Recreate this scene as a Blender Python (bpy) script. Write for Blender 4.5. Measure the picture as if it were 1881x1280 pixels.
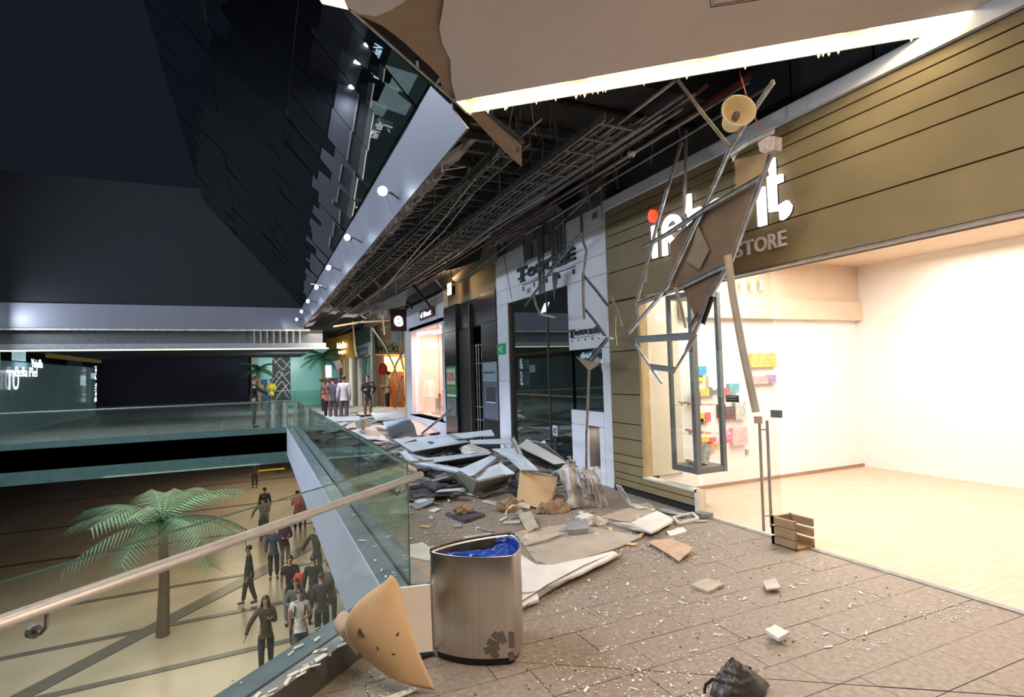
import bpy, bmesh, math, random
from math import sin, cos, radians, pi, sqrt, atan2
from mathutils import Vector, Matrix, noise
random.seed(7)
V = Vector
scn = bpy.context.scene
for o in list(bpy.data.objects): bpy.data.objects.remove(o)
COL = scn.collection

# ------------------------------------------------------------------ camera
EYE = 1.65; YAW = radians(24.219); PITCH = radians(2.5); ROLL = radians(1.66)
FPX = 1035.0; CX, CY = 940.5, 640.0
_fw = V((sin(YAW)*cos(PITCH), cos(YAW)*cos(PITCH), sin(PITCH)))
_r0 = V((cos(YAW), -sin(YAW), 0)); _u0 = _r0.cross(_fw)
_r = _r0*cos(ROLL) - _u0*sin(ROLL); _u = _u0*cos(ROLL) + _r0*sin(ROLL)
cam = bpy.data.cameras.new('camera'); camo = bpy.data.objects.new('camera', cam); COL.objects.link(camo)
cam.sensor_width = 36; cam.lens = 36*FPX/1881.0; cam.clip_end = 300; cam.clip_start = 0.05
m = Matrix((_r, _u, -_fw)).transposed().to_4x4(); m.translation = V((0, 0, EYE)); camo.matrix_world = m
scn.camera = camo

# ------------------------------------------------------------------ world, lights, exposure
w = bpy.data.worlds.new('night'); scn.world = w; w.use_nodes = True
w.node_tree.nodes['Background'].inputs[0].default_value = (0.012, 0.016, 0.024, 1)
w.node_tree.nodes['Background'].inputs[1].default_value = 0.6
vs = scn.view_settings
vs.view_transform = 'Standard'; vs.look = 'None'; vs.gamma = 1; vs.use_curve_mapping = False
vs.exposure = 0.15

def area(name, loc, size, power, col, rot=(0, 0, 0), sy=None):
    l = bpy.data.lights.new(name, 'AREA'); l.energy = power; l.color = col; l.size = size
    if sy: l.shape = 'RECTANGLE'; l.size_y = sy
    o = bpy.data.objects.new(name, l); o.location = loc; o.rotation_euler = rot; COL.objects.link(o)
    return o
WARM = (1, 0.82, 0.66); COOL = (0.72, 0.84, 1.0); NEUT = (1, 0.93, 0.84)
# warm downlights set in the intact soffit over the viewer
area('soffit_lamp_light', (2.0, 1.2, 3.98), 0.8, 72, WARM)
area('soffit_lamp_light', (0.9, 0.4, 3.98), 0.8, 60, WARM)
area('soffit_lamp_light', (3.3, -0.6, 3.98), 0.8, 60, WARM)
# bright shop interior
area('shop_ceiling_light', (5.75, 4.4, 3.1), 1.7, 150, (1, 0.93, 0.85), sy=2.6)
area('shop_ceiling_light', (7.6, 3.2, 3.1), 1.8, 95, (1, 0.93, 0.85), sy=3.2)
# lit window of the white shop, and its neighbours further on
area('window_light', (5.2, 16.2, 3.0), 0.9, 190, (1, 0.74, 0.62), sy=2.6)
area('window_light', (6.2, 29.5, 2.72), 1.6, 110, (1, 0.66, 0.42), sy=2.0)
area('window_light', (5.6, 34.0, 2.6), 0.8, 80, (1, 0.66, 0.42), sy=5.0)
# added fills with no lamp there, atrium to far gallery; then lower hall lamps
area('atrium_fill', (-6.5, 12.0, 11.5), 3.0, 2300, COOL, rot=(0, radians(-42), 0), sy=14)  # unseen cool fill high over the atrium
area('corridor_fill', (2.6, 25.0, 3.5), 1.5, 230, NEUT, sy=5)  # added fill before the far shop fronts
area('far_gallery_fill', (1.5, 31.0, 2.9), 2.5, 260, (0.9, 1, 0.98), rot=(radians(50), 0, 0), sy=1.5)  # added fill, tilted onto the far end wall and lattice
area('bend_fill', (2.8, 21.5, 3.3), 1.6, 90, NEUT, rot=(radians(80), 0, radians(-12)), sy=.5)  # added fill aimed at the sign boards round the bend
area('hall_light', (-2.0, 18.0, -0.9), 4.0, 420, (1, 0.83, 0.58), sy=12)
area('hall_light', (0.5, 34.0, -0.9), 5.0, 420, (1, 0.83, 0.62), sy=14)

# ------------------------------------------------------------------ points measured on real planes
def ray(px, py):
    return _r*((px-CX)/FPX) + _u*((CY-py)/FPX) + _fw
def at(px, py, X=None, Y=None, Z=None, D=None):
    d = ray(px, py)
    if X is not None: t = X/d.x
    elif Y is not None: t = Y/d.y
    elif Z is not None: t = (Z-EYE)/d.z
    else: t = D/d.length
    return V((0, 0, EYE)) + d*t

# ------------------------------------------------------------------ materials
MATS = {}
def mat(name, c, rough=0.6, metal=0.0, var=0.12, scale=6.0, bump=0.0, emit=None, es=1.0, spec=0.5, c2=None, stretch=None, vscale=None):
    if name in MATS: return MATS[name]
    m = bpy.data.materials.new(name); m.use_nodes = True; nt = m.node_tree; N = nt.nodes; L = nt.links
    b = N['Principled BSDF']
    b.inputs['Roughness'].default_value = rough; b.inputs['Metallic'].default_value = metal
    b.inputs['Specular IOR Level'].default_value = spec
    tc = N.new('ShaderNodeTexCoord'); mp = N.new('ShaderNodeMapping'); L.new(tc.outputs['Object'], mp.inputs[0])
    if stretch: mp.inputs['Scale'].default_value = stretch
    nz = N.new('ShaderNodeTexNoise'); nz.inputs['Scale'].default_value = scale; nz.inputs['Detail'].default_value = 5
    L.new(mp.outputs[0], nz.inputs['Vector'])
    rp = N.new('ShaderNodeValToRGB'); L.new(nz.outputs[0], rp.inputs[0])
    rp.color_ramp.elements[0].position = 0.3; rp.color_ramp.elements[1].position = 0.7
    if c2 is None:
        lo = [x*(1-var) for x in c]; hi = [min(1, x*(1+var)) for x in c]
    else: lo, hi = c, c2
    rp.color_ramp.elements[0].color = (*lo, 1); rp.color_ramp.elements[1].color = (*hi, 1)
    L.new(rp.outputs[0], b.inputs['Base Color'])
    if bump:
        n2 = N.new('ShaderNodeTexNoise'); n2.inputs['Scale'].default_value = scale*4; n2.inputs['Detail'].default_value = 6
        L.new(mp.outputs[0], n2.inputs['Vector'])
        bp = N.new('ShaderNodeBump'); bp.inputs['Strength'].default_value = bump; bp.inputs['Distance'].default_value = 0.01
        L.new(n2.outputs[0], bp.inputs['Height']); L.new(bp.outputs[0], b.inputs['Normal'])
    if emit:
        b.inputs['Emission Color'].default_value = (*emit, 1); b.inputs['Emission Strength'].default_value = es
    MATS[name] = m; return m
def glassmat(name, tint, alpha, rough=0.02):
    # thin architectural glass: clear film mixed with a mirror by Fresnel
    m = bpy.data.materials.new(name); m.use_nodes = True; nt = m.node_tree; N = nt.nodes; L = nt.links
    N.remove(N['Principled BSDF']); out = N['Material Output']
    tr = N.new('ShaderNodeBsdfTransparent'); tr.inputs[0].default_value = (*tint, 1)
    gl = N.new('ShaderNodeBsdfGlossy'); gl.inputs['Roughness'].default_value = rough
    gl.inputs['Color'].default_value = (0.9, 0.95, 0.95, 1)
    nz = N.new('ShaderNodeTexNoise'); nz.inputs['Scale'].default_value = 3.0
    fr = N.new('ShaderNodeLayerWeight'); fr.inputs[0].default_value = 0.5     # 1 - cos of the view angle
    pw_ = N.new('ShaderNodeMath'); pw_.operation = 'POWER'; pw_.inputs[1].default_value = 4.0; L.new(fr.outputs['Facing'], pw_.inputs[0])
    mx = N.new('ShaderNodeMixShader'); ma = N.new('ShaderNodeMath'); ma.operation = 'MULTIPLY_ADD'
    ma.inputs[1].default_value = 0.8; ma.inputs[2].default_value = 0.035+alpha
    L.new(pw_.outputs[0], ma.inputs[0]); L.new(ma.outputs[0], mx.inputs[0])
    L.new(tr.outputs[0], mx.inputs[1]); L.new(gl.outputs[0], mx.inputs[2])
    df = N.new('ShaderNodeBsdfDiffuse'); df.inputs[0].default_value = (0.45, 0.5, 0.48, 1)
    mx2 = N.new('ShaderNodeMixShader'); rr = N.new('ShaderNodeMath'); rr.operation = 'MULTIPLY'; rr.inputs[1].default_value = 0.06
    L.new(nz.outputs[0], rr.inputs[0]); L.new(rr.outputs[0], mx2.inputs[0])
    L.new(mx.outputs[0], mx2.inputs[1]); L.new(df.outputs[0], mx2.inputs[2])
    L.new(mx2.outputs[0], out.inputs[0]); MATS[name] = m; return m

white = mat('white_paint', (0.83, 0.84, 0.90), 0.55, var=0.06, scale=2)
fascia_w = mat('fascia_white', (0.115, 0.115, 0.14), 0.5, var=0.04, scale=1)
soff = mat('soffit_paint', (0.68, 0.62, 0.60), 0.7, var=0.05, scale=1.2, bump=0.05)
bareboard = mat('bare_board', (0.36, 0.26, 0.18), 0.8, var=0.12, scale=2)
gyp = mat('gypsum_white', (0.58, 0.53, 0.46), 0.8, c2=(0.72, 0.67, 0.60), scale=3, bump=0.15)
gypd = mat('gypsum_dusty', (0.38, 0.34, 0.30), 0.9, c2=(0.56, 0.51, 0.45), scale=4, bump=0.3)
kraft = mat('kraft_paper_face', (0.60, 0.39, 0.20), 0.75, c2=(0.68, 0.46, 0.26), scale=3, bump=0.08)
brownpaper = mat('brown_paper', (0.22, 0.13, 0.07), 0.8, c2=(0.40, 0.26, 0.15), scale=9, bump=0.3)
darktile = mat('dark_slab', (0.03, 0.03, 0.035), 0.5, c2=(0.09, 0.09, 0.10), scale=5, bump=0.2)
steel = mat('galvanised_steel', (0.50, 0.50, 0.50), 0.38, 0.5, var=0.3, scale=12)
steeld = mat('dull_steel', (0.24, 0.23, 0.22), 0.5, 0.35, var=0.35, scale=10)
steelw = mat('dusty_steel', (0.50, 0.47, 0.42), 0.6, 0.3, var=0.25, scale=8)
black = mat('black_paint', (0.012, 0.012, 0.014), 0.45)
blackgl = mat('black_cladding', (0.016, 0.018, 0.026), 0.22, var=0.3, scale=1.5)
dark = mat('mottled_dark', (0.040, 0.038, 0.038), 0.9, var=0.5, scale=2)  # mottled near-black for slabs, decks and backs
concrete = mat('dark_concrete', (0.12, 0.11, 0.10), 0.9, c2=(0.24, 0.22, 0.20), scale=1.8, bump=0.3)
plank_m = mat('olive_cladding', (0.235, 0.18, 0.088), 0.6, c2=(0.285, 0.22, 0.112), scale=2.5, bump=0.05)
joint_m = mat('dark_joint', (0.045, 0.035, 0.02), 0.8)
tile_m = mat('terrazzo_tile', (0.19, 0.145, 0.11), 0.6, c2=(0.31, 0.25, 0.20), scale=30, bump=0.12)
tileb_m = mat('grey_tile', (0.22, 0.20, 0.18), 0.4, c2=(0.34, 0.31, 0.28), scale=3, bump=0.1)
grout_m = mat('dark_grout', (0.07, 0.055, 0.045), 0.9)
hallfl = mat('hall_floor', (0.36, 0.30, 0.21), 0.25, c2=(0.44, 0.37, 0.27), scale=1.0)
hallband = mat('hall_floor_band', (0.12, 0.11, 0.095), 0.25)
woodfl = mat('shop_floor', (0.52, 0.36, 0.25), 0.35, c2=(0.62, 0.46, 0.34), scale=3, stretch=(1, 8, 1))
shopw = mat('shop_white', (0.85, 0.83, 0.80), 0.5, var=0.02)
shopb = mat('shop_beige', (0.74, 0.66, 0.52), 0.6, var=0.05, scale=2)
shopc = mat('shop_ceiling', (0.70, 0.56, 0.42), 0.7, var=0.04)
greyfr = mat('grey_frame', (0.15, 0.15, 0.15), 0.4, 0.3)
kerb_d = mat('kerb_dark', (0.05, 0.045, 0.04), 0.35, c2=(0.09, 0.08, 0.07), scale=4)
kerb_g = mat('kerb_grey', (0.20, 0.21, 0.21), 0.3, c2=(0.30, 0.30, 0.29), scale=6)
kerb_b = mat('kerb_polished', (0.12, 0.155, 0.17), 0.22, c2=(0.16, 0.20, 0.22), scale=3)  # reflected blue light is put into this kerb colour
chip = mat('plaster_white', (0.72, 0.66, 0.58), 0.9, var=0.1)
brushed = mat('brushed_steel', (0.62, 0.59, 0.55), 0.30, 1.0, var=0.06, scale=60, stretch=(1, 1, 0.02))
MATS['brushed_steel'].node_tree.nodes['Principled BSDF'].inputs['Anisotropic'].default_value = 0.7
railm = mat('rail_steel', (0.80, 0.74, 0.68), 0.3, 0.55, var=0.08, scale=30)
ledc = mat('lamp_cool', (0.8, 0.9, 1), emit=(0.75, 0.88, 1.0), es=45)
ledw = mat('lamp_warm', (1, 0.9, 0.7), emit=(1.0, 0.74, 0.36), es=30)
sign_w = mat('sign_white_lit', (0.9, 0.92, 1), emit=(0.86, 0.88, 1.0), es=1.5)
sign_b = mat('sign_blue_lit', (0.6, 0.8, 1), emit=(0.55, 0.80, 1.0), es=3)
sign_r = mat('sign_red_lit', (1, 0.1, 0.03), emit=(1.0, 0.055, 0.015), es=1.3)
glass = glassmat('clear_glass', (0.95, 0.97, 0.96), 0.0)
glassg = glassmat('green_glass', (0.78, 0.87, 0.83), 0.0)
glassn = glassmat('near_glass', (0.93, 0.96, 0.93), -0.02)
glassd = glassmat('tinted_glass', (0.36, 0.42, 0.42), 0.12)
upper_glass = mat('curtain_glass', (0.002, 0.0025, 0.004), 0.015, var=0.2, scale=1, spec=1.0)
MATS['curtain_glass'].node_tree.nodes['Principled BSDF'].inputs['IOR'].default_value = 1.9

# ------------------------------------------------------------------ builders
class MB:
    def __init__(s): s.v = []; s.f = []; s.mi = []; s.cur = 0
    def add(s, vs_, fs):
        n = len(s.v); s.v += [V(p) for p in vs_]
        for f in fs: s.f.append([i+n for i in f]); s.mi.append(s.cur)
        return s
    def box(s, lo, hi):
        x0, y0, z0 = lo; x1, y1, z1 = hi
        return s.add([(x0,y0,z0),(x1,y0,z0),(x1,y1,z0),(x0,y1,z0),(x0,y0,z1),(x1,y0,z1),(x1,y1,z1),(x0,y1,z1)],
                     [(0,3,2,1),(4,5,6,7),(0,1,5,4),(1,2,6,5),(2,3,7,6),(3,0,4,7)])
    def prism(s, pts, off):
        """polygon swept by the vector off"""
        off = V(off); p = [V(q) for q in pts]; n = len(p)
        nrm = V((0,0,0))
        for i in range(n): nrm += (p[i]-p[0]).cross(p[(i+1) % n]-p[0])
        if nrm.dot(off) > 0: p.reverse()
        return s.add(p+[q+off for q in p], [tuple(range(n)), tuple(range(2*n-1, n-1, -1))] +
                     [(i, n+i, n+(i+1) % n, (i+1) % n) for i in range(n)])
    def slab(s, pts, th):
        p = [V(q) for q in pts]; nrm = V((0,0,0))
        for i in range(len(p)): nrm += (p[i]-p[0]).cross(p[(i+1) % len(p)]-p[0])
        nrm.normalize(); return s.prism(pts, nrm*th)
    def tube(s, pts, r, n=6, cap=True):
        P = [V(p) for p in pts]; rings = []; up = None; base = len(s.v)
        rr = r if isinstance(r, (list, tuple)) else [r]*len(P)
        for i, p in enumerate(P):
            a = P[max(0, i-1)]; b = P[min(len(P)-1, i+1)]; t = (b-a).normalized()
            if up is None:
                up = t.orthogonal().normalized()
            else:
                up = (up - t*up.dot(t)); up = up.normalized() if up.length > 1e-6 else t.orthogonal().normalized()
            s2 = t.cross(up)
            s.v += [p + (up*cos(2*pi*k/n) + s2*sin(2*pi*k/n))*rr[i] for k in range(n)]
        for i in range(len(P)-1):
            for k in range(n):
                s.f.append([base+i*n+k, base+i*n+(k+1) % n, base+(i+1)*n+(k+1) % n, base+(i+1)*n+k]); s.mi.append(s.cur)
        if cap:
            s.f.append([base+k for k in range(n)][::-1]); s.mi.append(s.cur)
            s.f.append([base+(len(P)-1)*n+k for k in range(n)]); s.mi.append(s.cur)
        return s
    def chan(s, pts, wd=0.05, dp=0.03, side=(-1, 0, 0), th=0.003):
        """thin C-shaped metal channel bent along a polyline"""
        P = [V(p) for p in pts]; sd = V(side); prof = []
        for i, p in enumerate(P):
            a = P[max(0, i-1)]; b = P[min(len(P)-1, i+1)]; t = (b-a).normalized()
            n = (sd - t*sd.dot(t)).normalized(); w_ = t.cross(n).normalized()
            prof.append([p-w_*wd/2+n*dp, p-w_*wd/2, p+w_*wd/2, p+w_*wd/2+n*dp,
                         p+w_*(wd/2-th)+n*dp, p+w_*(wd/2-th)+n*th, p-w_*(wd/2-th)+n*th, p-w_*(wd/2-th)+n*dp])
        b0 = len(s.v)
        for q in prof: s.v += q
        for i in range(len(P)-1):
            for k in range(8):
                s.f.append([b0+i*8+k, b0+i*8+(k+1) % 8, b0+(i+1)*8+(k+1) % 8, b0+(i+1)*8+k]); s.mi.append(s.cur)
        s.f.append([b0+k for k in range(8)][::-1]); s.mi.append(s.cur)
        s.f.append([b0+(len(P)-1)*8+k for k in range(8)]); s.mi.append(s.cur)
        return s
    def grid(s, fn, nu, nv, th=0.0):
        b0 = len(s.v)
        for i in range(nu+1):
            for j in range(nv+1): s.v.append(V(fn(i/nu, j/nv)))
        for i in range(nu):
            for j in range(nv):
                a = b0+i*(nv+1)+j; s.f.append([a, a+1, a+nv+2, a+nv+1]); s.mi.append(s.cur)
        return s
    def build(s, name, mt, parent=None, smooth=False, bevel=0, solid=0, origin=None):
        me = bpy.data.meshes.new(name)
        if parent is not None: off = WORLD[parent.name]
        elif origin is not None: off = V(origin)
        else:
            xs = [p.x for p in s.v]; ys = [p.y for p in s.v]; zs = [p.z for p in s.v]
            off = V(((min(xs)+max(xs))/2, (min(ys)+max(ys))/2, min(zs)))
        me.from_pydata([p-off for p in s.v], [], s.f)
        ms = mt if isinstance(mt, (list, tuple)) else [mt]
        for q in ms: me.materials.append(q)
        if len(ms) > 1:
            for pl, k in zip(me.polygons, s.mi): pl.material_index = k
        if smooth:
            for pl in me.polygons: pl.use_smooth = True
        me.update()
        o = bpy.data.objects.new(name, me); COL.objects.link(o)
        if parent is not None: o.parent = parent; WORLD[o.name] = off
        else: o.location = off; WORLD[o.name] = off
        if bevel:
            b = o.modifiers.new('b', 'BEVEL'); b.width = bevel; b.segments = 2; b.limit_method = 'ANGLE'
        if solid:
            b = o.modifiers.new('s', 'SOLIDIFY'); b.thickness = solid
        return o
WORLD = {}
def thing(name, label, cat, loc=(0, 0, 0), group=None, rz=0):
    o = bpy.data.objects.new(name, None); o.empty_display_size = 0.1; COL.objects.link(o)
    o.location = loc; o.rotation_euler = (0, 0, rz); o['label'] = label; o['category'] = cat
    if group: o['group'] = group
    WORLD[o.name] = V(loc); return o
def tag(o, label, cat, group=None, kind=None):
    o['label'] = label; o['category'] = cat
    if group: o['group'] = group
    if kind: o['kind'] = kind
    return o
def struct(o, label=None, cat=None):
    o['kind'] = 'structure'
    if label: o['label'] = label
    if cat: o['category'] = cat
    return o
def empty_struct(name, loc, label=None, cat=None):
    o = bpy.data.objects.new(name, None); COL.objects.link(o); o.location = loc; WORLD[o.name] = V(loc)
    return struct(o, label, cat)
def text_mb(txt, bold=0.0, ext=0.02, sx=1.0):
    cu = bpy.data.curves.new('lettering', 'FONT'); cu.body = txt; cu.offset = bold; cu.extrude = ext; cu.resolution_u = 4
    o = bpy.data.objects.new('lettering', cu)
    me = bpy.data.meshes.new_from_object(o)
    vs_ = [v.co.copy() for v in me.vertices]; fs = [list(p.vertices) for p in me.polygons]
    bpy.data.objects.remove(o); bpy.data.curves.remove(cu); bpy.data.meshes.remove(me)
    return vs_, fs
def put_text(txt, mt, p0, udir, vdir, width, height, parent=None, bold=0.0, ext=0.015, name='lettering', shear=0.0):
    """fit flat raised lettering in a width x height rectangle whose lower left corner is p0"""
    vs_, fs = text_mb(txt, bold, 0.5)
    x0 = min(v.x for v in vs_); x1 = max(v.x for v in vs_); y0 = min(v.y for v in vs_); y1 = max(v.y for v in vs_)
    u = V(udir).normalized(); v_ = V(vdir).normalized(); n = u.cross(v_); p0 = V(p0); mb = MB()
    out = []
    for q in vs_:
        a = (q.x-x0)/(x1-x0)*width; b = (q.y-y0)/(y1-y0)*height
        out.append(p0 + u*(a+shear*b) + v_*b + n*(q.z+0.5)*ext)
    mb.add(out, fs); return mb.build(name, mt, parent)
Wp = 4.5   # plane of the shop fronts
# =================================================================== SETTING
def clip(poly, a, b, c):            # keep a*x+b*y >= c
    out = []
    for i in range(len(poly)):
        p, q = poly[i], poly[(i+1) % len(poly)]
        dp = a*p[0]+b*p[1]-c; dq = a*q[0]+b*q[1]-c
        if dp >= 0: out.append(p)
        if (dp >= 0) != (dq >= 0):
            t = dp/(dp-dq); out.append((p[0]+(q[0]-p[0])*t, p[1]+(q[1]-p[1])*t))
    return out
K_IN, K_SLOT, K_OUT = -2.95, -3.10, -3.33     # x - y of the diagonal kerb lines
XK_IN, XK_SLOT, XK_OUT = 1.12, 0.975, 0.79    # x of the kerb lines along the corridor
YEND = 19.2
# floor slab
mb = MB(); mb.prism([(-3.9, -0.6, -0.6), (XK_OUT, XK_OUT+3.33, -0.6), (XK_OUT, YEND, -0.6), (-9, YEND, -0.6), (-9, 41, -0.6), (9, 41, -0.6), (9, -4, -0.6), (-3.9, -4, -0.6)], (0, 0, 0.585))
floor = struct(mb.build('floor', grout_m), 'gallery floor of small speckled beige tiles covered in rubble')
ZT = -0.015
def tile_poly(x0, x1, y0, y1, jx=0.0025):
    p = [(x0+jx, y0+jx), (x1-jx, y0+jx), (x1-jx, y1-jx), (x0+jx, y1-jx)]
    p = clip(p, 1, -1, K_IN) if y1 < 4.2 else clip(p, 1, 0, XK_IN)
    if p: p = clip(p, -1, 0, -4.5)
    return p
far = MB(); ntile = 0
PH, PW = 0.2845, 0.655
for r in range(-3, 62):
    y0 = 2.33 + r*PH; y1 = y0+PH
    ph = {0: 1.89, 1: 2.012, 2: 1.815}[r % 3] + (0.2*(r//3 % 2))
    k0 = int((-1-ph)/PW)-2
    for k in range(k0, 7):
        x0 = ph+k*PW; p = tile_poly(x0, x0+PW, y0, y1)
        if len(p) < 3: continue
        # the long expansion cut that crosses the tiles
        pieces = [p]
        if y1 < 3.5:
            nx, ny = 0.573, 0.819; cc = nx*1.889+ny*2.628
            pieces = [clip(p, nx, ny, cc+0.004), clip(p, -nx, -ny, -cc+0.004)]
        for q in pieces:
            if len(q) < 3: continue
            if y0 < 11.5 and ntile < 295:
                t = MB(); dz = random.uniform(-0.0012, 0.0012)
                t.prism([(a, b, ZT) for a, b in q], (0, 0, 0.015+dz)); t.build('tile', tile_m, floor); ntile += 1
            else: far.prism([(a, b, ZT) for a, b in q], (0, 0, 0.015))
o = far.build('distant_tiles', tile_m, floor); o['kind'] = 'stuff'
mb = MB(); mb.box((-9, YEND+0.3, ZT), (9, 40.9, 0.0)); mb.build('gallery_paving', tileb_m, floor)
mb = MB(); mb.box((4.5, -3.9, ZT), (8.9, 6.1, 0.004)); mb.build('shop_floor', woodfl, floor)
mb = MB(); mb.box((4.47, -3.9, ZT), (4.53, 4.97, 0.008)); mb.build('threshold', steeld, floor)

# kerb with a slot that holds the glass; diagonal run then the run along the corridor
def kerb(name, k0, k1, x0, x1, z0, z1, mt):
    mb = MB()
    a0, b0 = (x0, x0-k0), (-3.6, -3.6-k0)
    a1, b1 = (x1, x1-k1), (-3.6, -3.6-k1)
    mb.prism([(*b0, z0), (*a0, z0), (*a1, z0), (*b1, z0)], (0, 0, z1-z0))
    mb.prism([(*a0, z0), (x0, YEND+0.1, z0), (x1, YEND+0.1, z0), (*a1, z0)], (0, 0, z1-z0))
    return mb.build(name, mt)
k = kerb('trim_1', K_OUT, K_SLOT-0.02, XK_OUT, XK_SLOT-0.015, -0.015, 0.15, kerb_b); struct(k, 'outer polished kerb beyond the glass railing')
k = kerb('trim_2', K_SLOT+0.02, K_IN, XK_SLOT+0.015, XK_IN, -0.015, 0.15, [kerb_d]); struct(k, 'inner dark kerb beside the glass railing')
mb = MB()
mb.prism([(-3.6, -3.6-K_SLOT-0.02, 0.15), (XK_SLOT+0.015, XK_SLOT+0.015-K_SLOT-0.02, 0.15), (XK_IN-0.002, XK_IN-K_IN-0.002, 0.15), (-3.6, -3.6-K_IN-0.002, 0.15)], (0, 0, 0.004))
mb.prism([(XK_SLOT+0.015, XK_SLOT+3.08, 0.15), (XK_SLOT+0.015, YEND, 0.15), (XK_IN-0.002, YEND, 0.15), (XK_IN-0.002, XK_IN-K_IN, 0.15)], (0, 0, 0.004))
struct(mb.build('trim_3', kerb_g), 'dusty grey top of the inner kerb')
k = kerb('trim_4', K_OUT-0.01, K_OUT+0.03, XK_OUT-0.012, XK_OUT+0.02, -0.70, 0.14, mat('edge_white', (.50, .50, .58), .5, var=.04, scale=1)); struct(k, 'white painted slab edge facing the atrium')
mb = MB(); mb.box((-9, YEND, -0.95), (XK_OUT+0.4, YEND+0.2, 0.15)); struct(mb.build('trim_5', mat('teal_edge', (0.10, 0.17, 0.16), 0.2)), 'teal grey slab edge at the far side of the atrium')  # teal of the glass reflection is put into the slab colour

# lower hall
mb = MB(); mb.box((-22, -4, -5.1), (14, 60, -4.92)); hall = struct(mb.build('floor', hallfl), 'polished beige floor of the lower hall')
for y in (15.6, 18.3, 21.6, 27.5, 33.5, 41.0):
    mb = MB(); mb.prism([(-12, y-0.9, -4.92), (10, y+0.5, -4.92), (10, y+0.72, -4.92), (-12, y-0.68, -4.92)], (0, 0, 0.02)); mb.build('floor_band', hallband, hall)
mb = MB(); mb.prism([(-6, 14.2, -4.92), (-5.6, 14.0, -4.92), (4.2, 26.4, -4.92), (3.6, 26.7, -4.92)], (0, 0, 0.022)); mb.build('floor_band', hallband, hall)
mb = MB(); mb.box((-22, 59, -5), (14, 59.3, -0.6)); struct(mb.build('wall_lower_far', mat('hall_wall', (0.4, 0.4, 0.38), 0.6)), 'pale far wall of the lower hall')
mb = MB(); mb.box((3.6, -4, -5), (3.9, 60, -0.6)); struct(mb.build('wall_lower_right', mat('hall_wall', (0.4, 0.4, 0.38), 0.6)), 'wall of the lower hall under the gallery')
mb = MB(); mb.box((-16.2, -4, -5), (-16, 60, -0.6)); struct(mb.build('wall_lower_left', dark), 'dark wall of the lower hall')

# upper fascia of the atrium, far fascia, opposite fascia
mb = MB(); mb.prism([(1.6, 4.34, 3.70), (1.6, 24.0, 3.70), (1.6, 24.0, 4.56), (1.6, 4.74, 4.56), (1.6, 4.70, 4.02)], (.02, 0, 0)); struct(mb.build('trim_6', fascia_w), 'long white fascia band lit by the row of lamps')
mb = MB(); mb.box((-9, 24.0, 3.66), (1.66, 24.08, 4.50)); struct(mb.build('trim_7', fascia_w), 'white fascia band across the far end of the atrium')
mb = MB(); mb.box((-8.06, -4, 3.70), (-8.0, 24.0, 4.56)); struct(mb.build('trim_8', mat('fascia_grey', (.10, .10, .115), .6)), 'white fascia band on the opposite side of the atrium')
mb = MB(); mb.box((-10.5, -4, -0.7), (-10.3, 41, 3.7)); struct(mb.build('wall_left', mat('opposite_dark', (.05, .055, .06), .8, var=.4, scale=.6)), 'dark shop fronts on the opposite gallery')
mb = MB(); mb.box((-10.3, 0, -0.6), (-8.0, 24, 0.0)); struct(mb.build('floor', tileb_m), 'gallery floor on the opposite side of the atrium')
mb = MB(); mb.box((-8.1, -4, 4.56), (-8.0, 24, 5.7)); struct(mb.build('wall_left_upper', mat('opposite_parapet', (.045, .048, .055), .7, var=.2, scale=.5)), 'grey parapet added above the opposite fascia, seen only mirrored')  # added unseen wall, raised and toned for its reflection in the sloping glass
def mirrored(px, py, Xw=-7.9, Xg=4.55):
    # where a thing stands on the opposite side when it shows at this pixel in the glass of the closed shop
    d = ray(px, py); g = V((0, 0, EYE))+d*(Xg/d.x); d2 = V((-d.x, d.y, d.z)); return g+d2*((Xw-Xg)/d2.x)
def msign(px, py, w_px, h_px, txt, mt, lab, vert=False):
    c = mirrored(px, py); k = 42/FPX; w_, h_ = w_px*k, h_px*k
    if vert: s = put_text(txt, mt, (c.x, c.y+h_/2, c.z-w_/2), (0, 0, 1), (0, -1, 0), w_, h_)
    else: s = put_text(txt, mt, (c.x, c.y-w_/2, c.z-h_/2), (0, 1, 0), (0, 0, 1), w_, h_)
    return tag(s, lab, 'sign')
msign(958, 683, 46, 9, 'Bella Piel', sign_w, 'upright lit lettering on the opposite gallery, mirrored in the shop glass', True)
msign(1017, 637, 32, 9, 'infinitel', sign_b, 'pale blue lit lettering on an ochre band on the opposite gallery')
msign(1075, 652, 30, 8, 'Vainilla', sign_b, 'pale blue script sign mirrored in the small display window')
c0 = mirrored(1045, 622, -8.05); c1 = mirrored(940, 655, -8.05)
mb = MB(); mb.box((-8.2, min(c0.y, c1.y), c1.z), (-8.05, max(c0.y, c1.y), c0.z)); struct(mb.build('trim_12', mat('ochre_band', (.20, .14, .04), emit=(.20, .14, .04), es=.25)), 'ochre shop fascia on the far opposite gallery')
mb = MB(); mb.box((-8.2, min(c0.y, c1.y), c0.z), (-8.0, max(c0.y, c1.y), c0.z+.09)); tag(mb.build('light_line', mat('opp_line', (1, .9, .7), emit=(1, .85, .6), es=2.0)), 'warm light line above the ochre fascia', 'light')
mb = MB(); mb.box((-8.3, 20.5, 0), (-8.15, 37.5, 2.6)); struct(mb.build('window_9', mat('opp_teal', (.06, .12, .12), .2, emit=(.12, .19, .19), es=.16, c2=(.10, .2, .19), scale=.6)), 'faintly glowing teal glazing added for the far opposite shops')  # added glowing panel, gives the closed shop's glass something teal to reflect
_pn = V((-sin(radians(131)), 0, cos(radians(131))))
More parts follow.
